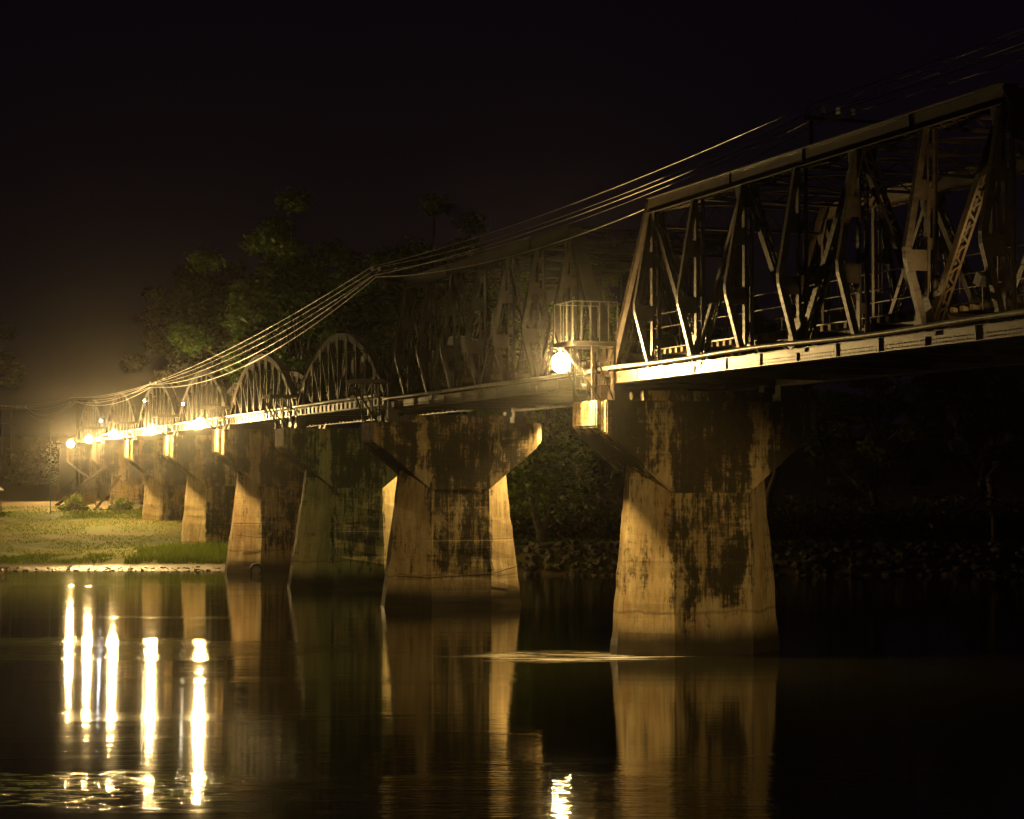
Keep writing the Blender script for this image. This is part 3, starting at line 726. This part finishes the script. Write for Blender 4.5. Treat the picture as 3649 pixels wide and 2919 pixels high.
# directional floodlights: far-side fixtures aimed along the piers, plus added fill lights
def spot(s, y, z, aim, power, label, col=WARM, ang=80, name='spot_floodlight'):
    t = thing(name, (s, y, z), label, 'floodlight', 'box floodlights on the bridge')
    d = (Vector(aim) - Vector((s,y,z))).normalized(); q = d.to_track_quat('-Z', 'Y')
    M = q.to_matrix().to_4x4()
    b = MB(); b.box(-0.19,0.19,-0.15,0.15,0.02,0.20); b.box(-0.21,-0.19,-0.17,0.17,-0.12,0.20); b.box(0.19,0.21,-0.17,0.17,-0.12,0.20); b.box(-0.19,0.19,0.15,0.17,-0.12,0.20)
    b.v = [tuple(M @ Vector(p)) for p in b.v]; b.build('housing', LAMPBODY, t)
    b = MB(); b.box(-0.17,0.17,-0.13,0.13,-0.005,0.01); b.v = [tuple(M @ Vector(p)) for p in b.v]
    b.build('lamp_glass', emit('flood_glass', col, 14), t)
    MB().beam((0,0,-0.1),(0,0,-0.85),0.05,0.05,(1,0,0)).build('stand', STEEL, t)
    ld = bpy.data.lights.new('flood_light', 'SPOT'); ld.energy = power; ld.color = col; ld.spot_size = R(ang); ld.spot_blend = 0.6; ld.shadow_soft_size = 0.12
    lo = bpy.data.objects.new('flood_light', ld); COL.objects.link(lo); lo.parent = t; lo.location = d*0.14; lo.rotation_euler = q.to_euler()
    return t
spot(PS['B']-2.0, BY-6.9, 10.9, (PS['B']-0.4, BY-2.9, 5.0), 7000, 'small shaded floodlight on the right tip of the pier under the second truss', ang=75)
spot(PS['C']-1.6, BY-7.2, 10.9, (PS['C']-0.2, BY-3.2, 5.5), 9000, 'shaded floodlight on the far tip of the mossy pier', ang=85)
spot(PS['Z']+1.3, BY+4.7, 10.9, (PS['A'], BY+1.6, 1.6), 9500, 'added fill floodlight on the near tip of the pier past the right edge', ang=34)  # added out of view to brighten the front of the largest pier
spot(PS['A']+1.3, BY+4.4, 11.0, (PS['B'], BY+1.5, 3.5), 5200, 'added fill floodlight on the near tip of the largest pier, facing the next pier', ang=46)  # added to put back light on the next pier behind the reflector
spot(PS['B']+1.3, BY+4.4, 11.0, (PS['C'], BY+1.0, 5.5), 1400, 'added greenish fill floodlight on the near tip of the wide middle pier', (1.0, 0.92, 0.32), 60)  # extra tinted source put in so the mossy front shows
spot(PS['A']+0.6, BY+4.6, 11.3, (PS['A']+15, BY+3.6, 16.0), 1100, 'added fill floodlight tilted up at the second truss from the largest pier', ang=95)  # put in to give the second truss a dim warm light
for a, b, pw, l in (('C','D',1500,'added fill floodlight on the near tip of the mossy pier, facing the golden pier'), ('D','E',1800,'added fill floodlight on the head of the golden pier behind its lamp'),
                    ('E','F',1800,'added fill floodlight on the head of the pier standing in grass'), ('F','G',1800,'added fill floodlight on the head of the pier with bushes')):
    spot(PS[a]+1.3, BY+4.4, 11.5 if a != 'C' else 11.1, (PS[b], BY+1.0, 6.5), pw, l, ang=60)  # added sources, each lifting the dark front of the following pier
spot(49.2, BY+HT+0.55, 12.75, (58, BY+HT+0.6, 18.0), 900, 'small pale floodlight clamped to the nearest truss at the right edge', ang=110)
GRN = (0.75, 1.0, 0.22)
spot(188.2, BY-HT-2.2, 13.6, (188.2-2, BY-HT, 15.5), 2600, 'greenish floodlight on the far side lighting the arch crown', GRN, 130)
tp = uv(-27, 192, 0); tq = uv(-20, 212, 17)
spot(tp.x, tp.y, 6.2, tuple(tq), 1300, 'added greenish fill light on the bank aimed up into the big tree', (0.72, 1.0, 0.28), 85)  # extra light added to bring out the green of the crown
spot(221.0, BY-HT-2.2, 13.4, (216, BY-HT, 15.0), 3500, 'greenish floodlight on the far side near the lamp cluster', GRN, 130)
def small_lamp(s, y, z, col, st, label):
    t = thing('bulb_lamp', (s, y, z), label, 'lamp', 'small lamps on the arches')
    link('bulb', globe_mesh('bulb', emit('bulb_glow', col, st), 0.10,0.10,0.12, 10, 6), t)
    MB().tube([(0,0,0.1),(0,0,0.35),(0,-0.45,0.42)], 0.02, 5).build('arm', LAMPBODY, t)
small_lamp(193.2, BY+HT+0.45, 14.6, (1,0.9,0.6), 60, 'small white lamp on the arch under the cable crossing')
small_lamp(173.0, BY+HT+0.45, 13.6, (1,0.9,0.6), 60, 'small pale lamp left of the biggest glare in the left row')
small_lamp(222.0, BY+HT+0.45, 13.5, (0.8,0.9,1), 200, 'small bluish white lamp above the lamp cluster')

# ------------------------------------------------------------------ cables and their supports
def crossarm(loc, n, sp, L, label, post, direction=1, brace=None):
    t = thing('insulator_crossarm', loc, label, 'crossarm', 'crossarms carrying the cables')
    MB().box(-0.05,0.05,*sorted((0, -direction*L)),-0.06,0.06).build('arm', STEEL, t)
    for i in range(n):
        y = -direction*(0.12+i*sp)
        MB().tube([(0,y,0.05),(0,y,0.22)], 0.02, 6).build('pin', STEEL, t)
        b = MB(); b.tube([(0,y,0.20),(0,y,0.24),(0,y,0.27),(0,y,0.31),(0,y,0.33),(0,y,0.40),(0,y,0.43)], [0.07,0.10,0.06,0.10,0.08,0.10,0.03], 10); b.build('insulator', PORC, t, smooth=True)
    if post: MB().beam((0,-direction*post[0],-post[1]),(0,-direction*post[0],-0.06),0.09,0.09,(1,0,0)).build('post', STEEL, t)
    if brace: MB().beam(brace[0], brace[1], 0.06, 0.04, (1,0,0)).build('brace', STEEL, t)
    return t
S1 = (61.3, -32.1, 19.35); crossarm(S1, 4, 0.57, 3.2, 'crossarm with four insulators standing above the nearest truss, two of them bright', (0.25, 1.25))
S2 = (106.9, -29.55, 18.30); crossarm(S2, 2, 0.40, 2.4, 'crossarm with two insulators sticking out from the far end of the second truss', None, 1, ((0,-0.4,-0.05),(0,-2.1,-1.0)))
S3 = (188.2, -31.0, 15.75); crossarm(S3, 2, 0.5, 1.4, 'crossarm with small insulators on the arch crown where cables meet', (0.9, 0.35))
S4 = (245.0, -31.2, 16.6)
pl = thing('utility_pole', (245.0, -31.85, 4.2), 'thin utility pole at the bank carrying the cables over the stairs', 'utility pole', 'poles at the bank')
MB().tube([(0,0,0),(0,0,12.7)], [0.16,0.10], 8).build('pole', TIMBER, pl); MB().box(-0.06,0.06,-0.7,0.9,12.2,12.34).build('arm', TIMBER, pl)
hp = thing('twin_utility_pole', (330, -32, 6.5), 'twin-legged utility pole among the trees at the left edge', 'utility pole', 'poles at the bank')
for y in (-0.75, 0.75): MB().tube([(0,y,0),(0,y,12.2)], [0.17,0.12], 8).build('pole', TIMBER, hp)
MB().box(-0.08,0.08,-3.1,3.1,11.7,11.9).build('arm', TIMBER, hp); MB().box(-0.08,0.08,-1.6,1.6,9.4,9.55).build('arm', TIMBER, hp)
for y in (-2.9,-1.6,1.6,2.9): MB().tube([(0,y,11.9),(0,y,12.3)], 0.07, 6).build('insulator', PORC, hp)
gp = thing('lamp_post', tuple(uv(-45.6, 202, 3.8)), 'slender green-tinted post above the stairs, left of the leftmost lamp', 'post')
MB().tube([(0,0,0),(0,0,10.3)], [0.045,0.03], 6).build('pole', simple('green_paint',(0.02,0.07,0.035),0.5), gp)
S5 = (330, -32, 18.6)
def cable(offs, sags, r, label):
    base = [(18.0, -32.6, 20.3), S1, S2, S3, S4, S5]; pts = []
    P = [Vector(b)+Vector((0, -o[0], o[1])) for b, o in zip(base, offs)]
    for i in range(len(P)-1):
        n = 26
        for k in range(n + (1 if i == len(P)-2 else 0)):
            t = k/n; q = P[i].lerp(P[i+1], t); q.z -= 4*sags[i]*t*(1-t); pts.append(q)
    c = MB().tube(pts, r, 5, False).build('power_cable', WIRE, smooth=True)
    tag(c, label, 'cable', 'cables running along the bridge')
cable([(0,0.5),(0.12,0.43),(0.12,0.43),(0.3,0.3),(0.0,0.3),(-2.9,0.4)], [0.4,0.5,0.5,0.4,0.6], 0.018, 'uppermost thin cable, tied to the left bright insulator')
cable([(0.5,0.6),(0.69,0.43),(0.52,0.43),(0.5,0.3),(0.3,0.3),(-1.6,0.4)], [0.3,0.7,0.7,0.5,0.8], 0.017, 'thin cable tied to the right bright insulator')
cable([(1.3,0.4),(1.26,0.43),(0.52,0.2),(0.7,0.2),(0.6,0.1),(1.6,0.3)], [0.3,0.9,0.9,0.6,0.9], 0.016, 'thin cable running third from the front above the truss')
cable([(0.1,-0.75),(0.1,-0.10),(0.2,-0.05),(0.0,0.15),(0.2,-0.1),(2.9,0.0)], [0.15,0.55,1.5,0.8,1.5], 0.022, 'thick bright cable sagging just over the nearest top chord')
cable([(0.5,-0.95),(0.6,-0.12),(0.35,-0.12),(0.2,-0.05),(0.5,-0.2),(2.9,-0.6)], [0.25,1.25,1.8,1.0,1.8], 0.024, 'lowest thick bright cable with the deepest sag')

# ------------------------------------------------------------------ tyre, cables on piers
ty = thing('hanging_tyre', (PS['D']-1.98, BY+2.15, 0.30), 'old tyre hanging on a rope at the waterline of the golden pier', 'tyre')
b = MB(); n1, n2 = 24, 8
for i in range(n1):
    a = 2*math.pi*i/n1
    for k in range(n2):
        c = 2*math.pi*k/n2; rr = 0.44 + 0.11*math.cos(c); b.v.append((0.10*math.sin(c), rr*math.cos(a), rr*math.sin(a)))
b.f = [(i*n2+k, ((i+1)%n1)*n2+k, ((i+1)%n1)*n2+(k+1)%n2, i*n2+(k+1)%n2) for i in range(n1) for k in range(n2)]
b.build('tyre', RUBBER, ty, smooth=True); MB().tube([(0,0,0.5),(0.12,0.02,1.6),(0.2,0,3.0)], 0.015, 5).build('rope', ROPE, ty)
def strap(s, pts, label):
    c = MB().tube([(PS[s]+p[0], BY+p[1], p[2]) for p in pts], 0.022, 5).build('steel_cable', STEEL, smooth=True); tag(c, label, 'cable', 'cables slung round the piers')
strap('D', [(-1.0,3.5,2.95),(-1.95,1.9,2.75),(-1.93,0.8,2.80)], 'thin cable slung across the golden pier above the tyre')
strap('B', [(-1.15,3.55,1.75),(-2.0,1.9,1.68),(-1.98,-0.5,1.80),(-1.98,-1.9,1.9),(-1.15,-3.5,2.2)], 'thin cable slung low round the wide middle pier')

# ------------------------------------------------------------------ bank furniture
def place_g(u, v, dz=0): return tuple(uv(u, v, ground_h(u, v)+dz))
st = thing('staircase', place_g(-45.6, 214), 'open metal staircase climbing right under the leftmost lamp', 'staircase', 'stairs down from the bridge', YAW)
for i in range(14):
    MB().box(-0.45,0.45,1.9-i*0.38-0.16,1.9-i*0.38+0.16,0.2+i*0.30,0.25+i*0.30).build('tread', PIPE, st)
for x in (-0.5,0.5): MB().beam((x,2.1,0.0),(x,-3.1,4.15),0.06,0.20,(0,0,1)).build('stringer', STEEL, st)
m = MB()
for i in range(4): m.tube([(-0.5,2.0-i*1.6,0.2+i*1.26),(-0.5,2.0-i*1.6,1.2+i*1.26)],0.02,5)
m.tube([(-0.5,2.0,1.2),(-0.5,-2.8,4.98)],0.02,5); m.build('handrail', STEEL, st)
st2 = thing('staircase', place_g(-41.6, 210), 'steep timber stair rising right towards the pier with the leaning board', 'staircase', 'stairs down from the bridge', YAW)
for i in range(9): MB().box(-0.4,0.4,0.9-i*0.26-0.12,0.9-i*0.26+0.12,0.3+i*0.36,0.34+i*0.36).build('tread', TIMBER, st2)
for x in (-0.45,0.45): MB().beam((x,1.15,0.0),(x,-1.4,3.5),0.05,0.14,(0,0,1)).build('stringer', TIMBER, st2)
sb = thing('sign_board', place_g(-42.6, 206, 0.1), 'tilted tan board with faded lettering leaning near the pier', 'sign', None, YAW)
b = MB().prism([(0,0.75,0.55),(0,-0.62,0.75),(0,-0.78,1.85),(0,0.55,1.75)], (0.04,0,0)); b.build('board', BOARD, sb)
for y, z in ((0.6,0.75),(-0.66,0.9)): MB().beam((0.1,y,0),(0.06,y*0.9,z+0.7),0.06,0.06,(1,0,0)).build('post', TIMBER, sb)
for r_ in range(3):
    m = MB(); y = 0.42
    while y > -0.45:
        wl = random.uniform(0.06,0.16); m.box(-0.012,-0.004, y-wl, y, 1.05+r_*0.22+(0.42-y)*0.12, 1.13+r_*0.22+(0.42-y)*0.12); y -= wl+0.05
    m.build('lettering', INK, sb)
fb = thing('folding_frame', place_g(-44.2, 206.5), 'narrow slatted frame leaning beside the tan board', 'frame', None, YAW)
for y in (-0.3,-0.1,0.1,0.3): MB().beam((0.25,y+0.2,0.1),(-0.1,y-0.25,1.35),0.06,0.03,(1,0,0)).build('slat', TIMBER, fb)
for z in (0.3,1.2): MB().beam((0.22-z*0.2,0.5-z*0.3,z),(0.22-z*0.2,-0.35-z*0.3,z),0.05,0.03,(1,0,0)).build('crosspiece', TIMBER, fb)
hut = thing('roofed_shelter', place_g(-52.3, 205), 'small peaked shelter with leaning post at the left edge of the bank', 'shelter', None, YAW)
for (x, y, l) in ((-0.9,0.9,0),(-0.9,-0.55,-0.45),(0.9,0.9,0),(0.9,-0.55,-0.45)): MB().beam((x,y+l*0.8,0),(x,y,2.55),0.13,0.13,(1,0,0)).build('post', TIMBER, hut)
MB().prism([(-1.3,1.5,2.3),(-1.3,0.2,3.35),(-1.3,-1.0,2.3),(-1.3,-1.0,2.2),(-1.3,0.2,3.25),(-1.3,1.5,2.2)], (2.6,0,0)).build('roof', TIN, hut)
MB().box(-0.9,0.9,-0.4,0.85,0.9,0.97).build('counter', TIMBER, hut)
ra = thing('drum_raft', tuple(uv(-40.2, 154.5, 0)), 'floating raft of lying drums under a plank deck at the lower left bank', 'raft', None, YAW)
drum = None
for i in range(5):
    for j in range(2):
        y = -1.35 + i*0.0 + i*0.98; b = MB()
        pts = [(-0.9+j*1.0, y, 0.10), (-0.87+j*1.0, y, 0.10), (-0.6+j*1.0, y, 0.10), (-0.58+j*1.0,y,0.10),(-0.56+j*1.0,y,0.10), (-0.06+j*1.0, y, 0.10)]
        b.tube([(-0.9+j*1.0,y,0.12),(-0.62+j*1.0,y,0.12),(-0.60+j*1.0,y,0.12),(-0.34+j*1.0,y,0.12),(-0.32+j*1.0,y,0.12),(-0.04+j*1.0,y,0.12)], [0.29,0.29,0.31,0.31,0.29,0.29], 14)
        b.build('drum', DRUM, ra)
for i in range(9): MB().box(-1.0+i*0.24,-0.80+i*0.24,-2.0,3.4,0.50,0.55+0.02*(i%2)).build('plank', TIMBER, ra)
for x in (-0.95,0.85): MB().box(x-0.05,x+0.05,-1.9,3.3,0.42,0.498).build('bearer', TIMBER, ra)
m = MB(); railing(m, (0.9,0.6,0.55),(0.9,3.2,1.1),1.5,1.3,1,0.035); m.tube([(0.9,-0.6,0.55),(0.9,0.6,2.0)],0.035,5); m.build('handrail', PIPE, ra)

# stones of the revetment and rubble: countless -> stuff
def rocks(name, pts, label_kind, r0, r1):
    b = MB()
    for (x, y, z) in pts:
        r = random.uniform(r0, r1); ph = (1+5**.5)/2
        ico = [(-1,ph,0),(1,ph,0),(-1,-ph,0),(1,-ph,0),(0,-1,ph),(0,1,ph),(0,-1,-ph),(0,1,-ph),(ph,0,-1),(ph,0,1),(-ph,0,-1),(-ph,0,1)]
        fs = [(0,11,5),(0,5,1),(0,1,7),(0,7,10),(0,10,11),(1,5,9),(5,11,4),(11,10,2),(10,7,6),(7,1,8),(3,9,4),(3,4,2),(3,2,6),(3,6,8),(3,8,9),(4,9,5),(2,4,11),(6,2,10),(8,6,7),(9,8,1)]
        sx, sy, sz = random.uniform(.7,1.3), random.uniform(.7,1.3), random.uniform(.5,.9); a = random.uniform(0,6.28)
        vs = []
        for p in ico:
            k = r/1.9*random.uniform(.8,1.2); px, py = p[0]*sx*k, p[1]*sy*k
            vs.append((x+px*math.cos(a)-py*math.sin(a), y+px*math.sin(a)+py*math.cos(a), z+p[2]*sz*k))
        b.add(vs, fs)
    return b.build(name, STONE, kind='stuff')
pts = []
for _ in range(1500):
    u = random.uniform(-6, 48); v = random.uniform(151, 158); z = ground_h(u, v)
    if -0.1 < z < 2.2: pts.append(uv(u, v, z))
rocks('revetment_stones', pts, 0, 0.18, 0.5)
pts = [uv(u, v, ground_h(u, v)) for u, v in [(random.gauss(-38.5,2.2), random.gauss(212,2.5)) for _ in range(170)]]
rocks('rubble', pts, 0, 0.1, 0.35)
pts = [uv(u, v, ground_h(u, v)) for u, v in [(random.uniform(-50,-20), random.uniform(159.5,163.5)) for _ in range(260)]]
rocks('shore_pebbles', pts, 0, 0.05, 0.16)

# ------------------------------------------------------------------ grass and foliage
def cards(centres, size, seed, flat=0.0, aspect=1.7):
    """many small leaf-shaped quads (numpy)"""
    r = np.random.default_rng(seed); n = len(centres); c = np.asarray(centres, float)
    a = r.normal(size=(n,3)); a[:,2] *= 0.7; a /= np.linalg.norm(a, axis=1)[:,None]
    t = r.normal(size=(n,3)); b = np.cross(a, t); b /= np.linalg.norm(b, axis=1)[:,None]
    s = r.uniform(0.6, 1.3, n)[:,None]*size
    v = np.stack([c - a*s*0.5*aspect, c + b*s*0.38, c + a*s*0.5*aspect, c - b*s*0.38], 1).reshape(-1,3)
    f = np.arange(4*n).reshape(-1,4)
    return v, f
def np_mesh(name, v, f, mat_):
    me = bpy.data.meshes.new(name); me.vertices.add(len(v)); me.vertices.foreach_set('co', v.astype(np.float32).ravel())
    k = f.shape[1]; me.loops.add(f.size); me.loops.foreach_set('vertex_index', f.astype(np.int32).ravel())
    me.polygons.add(len(f)); me.polygons.foreach_set('loop_start', np.arange(0, f.size, k, dtype=np.int32)); me.polygons.foreach_set('loop_total', np.full(len(f), k, np.int32))
    me.update(calc_edges=True); me.validate(); me.materials.append(mat_); return me
def blades(name, boxes, mat_, hmin, hmax):
    V = []
    for (u0,u1,v0,v1,n,hs) in boxes:
        for _ in range(n):
            u = random.uniform(u0,u1); v = random.uniform(v0,v1); z = ground_h(u,v)
            if z < 0.35: continue
            if noise.noise(Vector((u*0.3, v*0.3, 9))) < -0.25 and hs < 1: continue
            if hs > 1:
                e = ((u-(u0+u1)/2)/((u1-u0)/2))**2 + ((v-(v0+v1)/2)/((v1-v0)/2))**2 + 0.9*noise.noise(Vector((u*0.6, v*0.35, 4)))
                if e > random.uniform(0.45, 1.1): continue
            h = random.uniform(hmin,hmax)*hs; w_ = 0.035+0.03*random.random(); a = random.uniform(0,6.28); lx = random.gauss(0,.35)*h; ly = random.gauss(0,.35)*h
            p = uv(u,v,z-0.03); dx, dy = w_*math.cos(a), w_*math.sin(a)
            V += [(p.x-dx,p.y-dy,p.z),(p.x+dx,p.y+dy,p.z),(p.x+lx,p.y+ly,p.z+h)]
    V = np.array(V); return link(name, np_mesh(name, V, np.arange(len(V)).reshape(-1,3), mat_), None, 'stuff')
blades('long_grass', [(-31.5,-18,158,179,15000,1.4),(-52,-33,165,170,3000,0.6),(-44,-30,199,205,2500,0.9)], GRASS, 0.25, 0.6)
blades('short_grass', [(-56,-20,166,212,26000,0.5),(-4,40,157,170,9000,0.8)], GRASS, 0.15, 0.45)

def tree_meshes(seed, H, Rr, nclump, nleaf, leafsize, low=0.25, lm=None):
    r = random.Random(seed); tb = MB()
    trunk_top = H*0.55
    pts = [Vector((0,0,-0.5))]; 
    for i in range(1,6): pts.append(Vector((r.gauss(0,.02)*H*i*.3, r.gauss(0,.02)*H*i*.3, trunk_top*i/5)))
    tb.tube(pts, [H*0.022*(1-0.13*i) for i in range(6)], 8)
    clumps = []
    for i in range(nclump):
        while True:
            x, y, z = (r.uniform(-1,1) for _ in range(3)); d = x*x+y*y+z*z
            if d <= 1 and d > 0.12: break
        wob = 0.72 + 0.42*noise.noise(Vector((x*1.7+seed, y*1.7, z*1.7)))*1.6
        wob = min(wob, 1.0)
        c = Vector((x*Rr*wob*1.05, y*Rr*wob*1.05, H*(low+ (1-low)*0.5) + z*H*(1-low)*0.5*wob))
        clumps.append(c)
        if i % 3 == 0:
            k = r.randint(2,5); p0 = pts[k]; md = p0.lerp(c, 0.5)+Vector((0,0,-0.04*H)); tb.tube([p0, md, c], [H*0.010, H*0.006, H*0.002], 5)
    tr = tb.mesh('trunk', BARK, True)
    g_ = np.random.default_rng(seed); cc = np.array([tuple(c) for c in clumps])
    idx = g_.integers(0, len(cc), nleaf); sg_ = Rr*0.105
    d = g_.normal(size=(nleaf,3)); d /= np.linalg.norm(d,axis=1)[:,None]; rad = g_.uniform(0.2,1,nleaf)[:,None]**0.5*g_.uniform(.6,1.5,nleaf)[:,None]
    P = cc[idx] + d*rad*sg_*np.array([1.15,1.15,0.75])
    v, f = cards(P, leafsize, seed)
    return tr, np_mesh('crown', v, f, lm or LEAF)
TM = [tree_meshes(11, 30, 12.5, 110, 26000, 0.42, 0.18), tree_meshes(12, 24, 9, 80, 18000, 0.40, 0.2, LEAF2),
      tree_meshes(13, 18, 8, 70, 16000, 0.38, 0.15), tree_meshes(14, 27, 10, 90, 18000, 0.45, 0.3, LEAF2)]
def tree(k, u, v, sc, rz, label, name='broadleaf_tree', group='trees on the far bank', lean=0):
    t = thing(name, place_g(u, v, -0.1), label, 'tree', group, rz); t.scale = (sc,)*3; t.rotation_euler.x = lean
    link('trunk', TM[k][0], t); link('crown', TM[k][1], t)
trees = [
 (0, -22, 214, 1.12, 0.3, 'big green tree lit from below behind the arched spans'),
 (2, -30, 203, 0.72, 2.0, 'low pale green tree pushing out left of the big lit tree'),
 (1, -72, 262, 1.15, 1.0, 'tall dark tree at the left edge, its right side faintly lit'),
 (0, -10, 226, 1.15, 4.1, 'dark tree rising behind the largest arch'),
 (1, -4, 205, 1.10, 5.1, 'dark tree behind the left half of the second truss'),
 (3, -40, 262, 1.20, 0.9, 'shadowy tree in the haze between the two lit crowns'),
 (0, 8, 240, 0.95, 3.6, 'dark tall tree behind the second truss and bright lamp'),
 (2, 3.0, 172, 0.95, 1.3, 'dim riverside tree with forked trunk seen between two piers'),
 (1, 12, 176, 0.85, 2.7, 'dim tree just left of the largest pier on the far bank'),
 (3, 24, 190, 0.80, 0.2, 'barely visible tree behind the nearest truss, left part'),
 (2, 30, 168, 0.95, 3.1, 'barely visible slanting-trunked tree right of the largest pier'),
 (1, 40, 174, 0.80, 4.4, 'barely visible bushy tree at the right on the far bank'),
 (0, 48, 205, 0.75, 1.9, 'nearly black tall tree at the far right bank'),
]
for a in trees: tree(*a)
# forked trunk seen between the piers
ft = thing('forked_trunk', place_g(2.3, 158.5, -0.2), 'bare forked tree trunk on the bank between the two nearest piers', 'tree')
MB().tube([(0,0,0),(0,0.1,1.2),(0,0.7,2.9),(0,1.4,5.2)], [0.5,0.38,0.26,0.12], 8).tube([(0,0.05,0.9),(0,-0.6,2.4),(0,-1.3,4.4)], [0.36,0.24,0.10], 8).build('trunk', BARK, ft, smooth=True)
P = rng.normal(size=(2600,3))*np.array([1.5,2.6,1.6])+np.array([0,0.2,6.0]); v_, f_ = cards(P, 0.3, 5); link('crown', np_mesh('crown', v_, f_, LEAF), ft)
# undergrowth
def bush_mesh(seed, n, rx, rz_, ls, lm):
    g_ = np.random.default_rng(seed); d = g_.normal(size=(n,3)); d /= np.linalg.norm(d,axis=1)[:,None]; d[:,2] = np.abs(d[:,2])
    lob = np.array([0.55+0.9*abs(noise.noise(Vector((float(q[0])*2.2+seed, float(q[1])*2.2, float(q[2])*2.2)))) *1.6 for q in d])[:,None]; P = d*(g_.uniform(0.25,1,(n,1))**0.6)*np.array([rx*1.35,rx*1.35,rz_*1.1])*lob; v, f = cards(P, ls, seed); return np_mesh('foliage', v, f, lm)
BM = [bush_mesh(31, 1500, 1.1, 1.3, 0.26, GRASS), bush_mesh(32, 2200, 1.7, 1.5, 0.26, LEAF)]
for k, u, v, sc, l in ((0,-44.5,209,1.0,'round green bush left of the leaning board'), (0,-39.9,209.5,0.8,'small green bush between board and pier'), (1,-34.0,199.5,0.75,'green bush at the foot of the second lit pier on the bank'),
                       (1,-49.8,168,0.85,'dark bush above the raft at the lower left'), (0,-36.5,208,0.7,'small bush right of the pale pier foot by the rubble'), (1,-51.8,200,0.9,'bush under the shelter at the left edge')):
    t = thing('bush', place_g(u, v, -0.05), l, 'bush', 'bushes on the bank'); t.scale = (sc,)*3
    link('foliage', BM[k], t); MB().tube([(0,0,-0.2),(0.05,0,0.6)], [0.05,0.03], 5).build('stem', BARK, t)
P = []
for _ in range(26000):
    u = random.uniform(-10, 62); v = random.gauss(168, 3.5); P.append(uv(u, v, ground_h(u, v)+abs(random.gauss(0,1.3))*(1+0.7*noise.noise(Vector((u*.3,v*.3,0))))))
v_, f_ = cards(np.array([tuple(p) for p in P]), 0.34, 77); link('undergrowth', np_mesh('undergrowth', v_, f_, LEAF2), None, 'stuff')
P = []
for _ in range(16000):
    u = random.uniform(-70, -20); v = random.gauss(290, 5); P.append(uv(u, v, ground_h(u, v)+abs(random.gauss(0,2.0))))
v_, f_ = cards(np.array([tuple(p) for p in P]), 0.4, 78); link('undergrowth', np_mesh('undergrowth', v_, f_, LEAF2), None, 'stuff')
# palm-like plant at the right edge
pp = thing('spiky_plant', place_g(37.0, 157, 0.6), 'dim spiky-leaved plant on the bank at the right edge of the picture', 'plant'); pp.scale = (2.2,)*3
MB().tube([(0,0,-1),(0,0,0.9)], [0.12,0.08], 8).build('stem', BARK, pp)
b = MB()
for i in range(22):
    a = random.uniform(0,6.28); L = random.uniform(1.2,2.3); el = random.uniform(0.1,1.2); prev = None
    for k in range(7):
        t = k/6; x = L*t*math.cos(el*(1-t*0.9)); z = 0.7+L*t*math.sin(el*(1-t*1.1)); w_ = 0.07*(1-t)+0.004
        c = Vector((x*math.cos(a), x*math.sin(a), z)); s_ = Vector((-math.sin(a), math.cos(a), 0))*w_
        cur = (c-s_, c+s_)
        if prev: b.add([prev[0], prev[1], cur[1], cur[0]], [(0,1,2,3)])
        prev = cur
b.build('leaves', LEAF, pp)

# ------------------------------------------------------------------ humid night air, also standing in for lens bloom round the lamps
hz = MB().box(-310, 640, -440, 440, -4.5, 62)
hm = bpy.data.materials.new('night_haze'); hm.use_nodes = True; nt = hm.node_tree
nt.nodes.remove(nt.nodes['Principled BSDF']); pv = nt.nodes.new('ShaderNodeVolumePrincipled')
pv.inputs['Color'].default_value = (0.95,0.93,0.88,1); pv.inputs['Density'].default_value = 0.00013; pv.inputs['Anisotropy'].default_value = 0.972
nt.links.new(pv.outputs[0], nt.nodes['Material Output'].inputs['Volume'])
ho = hz.build('haze', hm, kind='stuff'); ho.rotation_euler.z = YAW
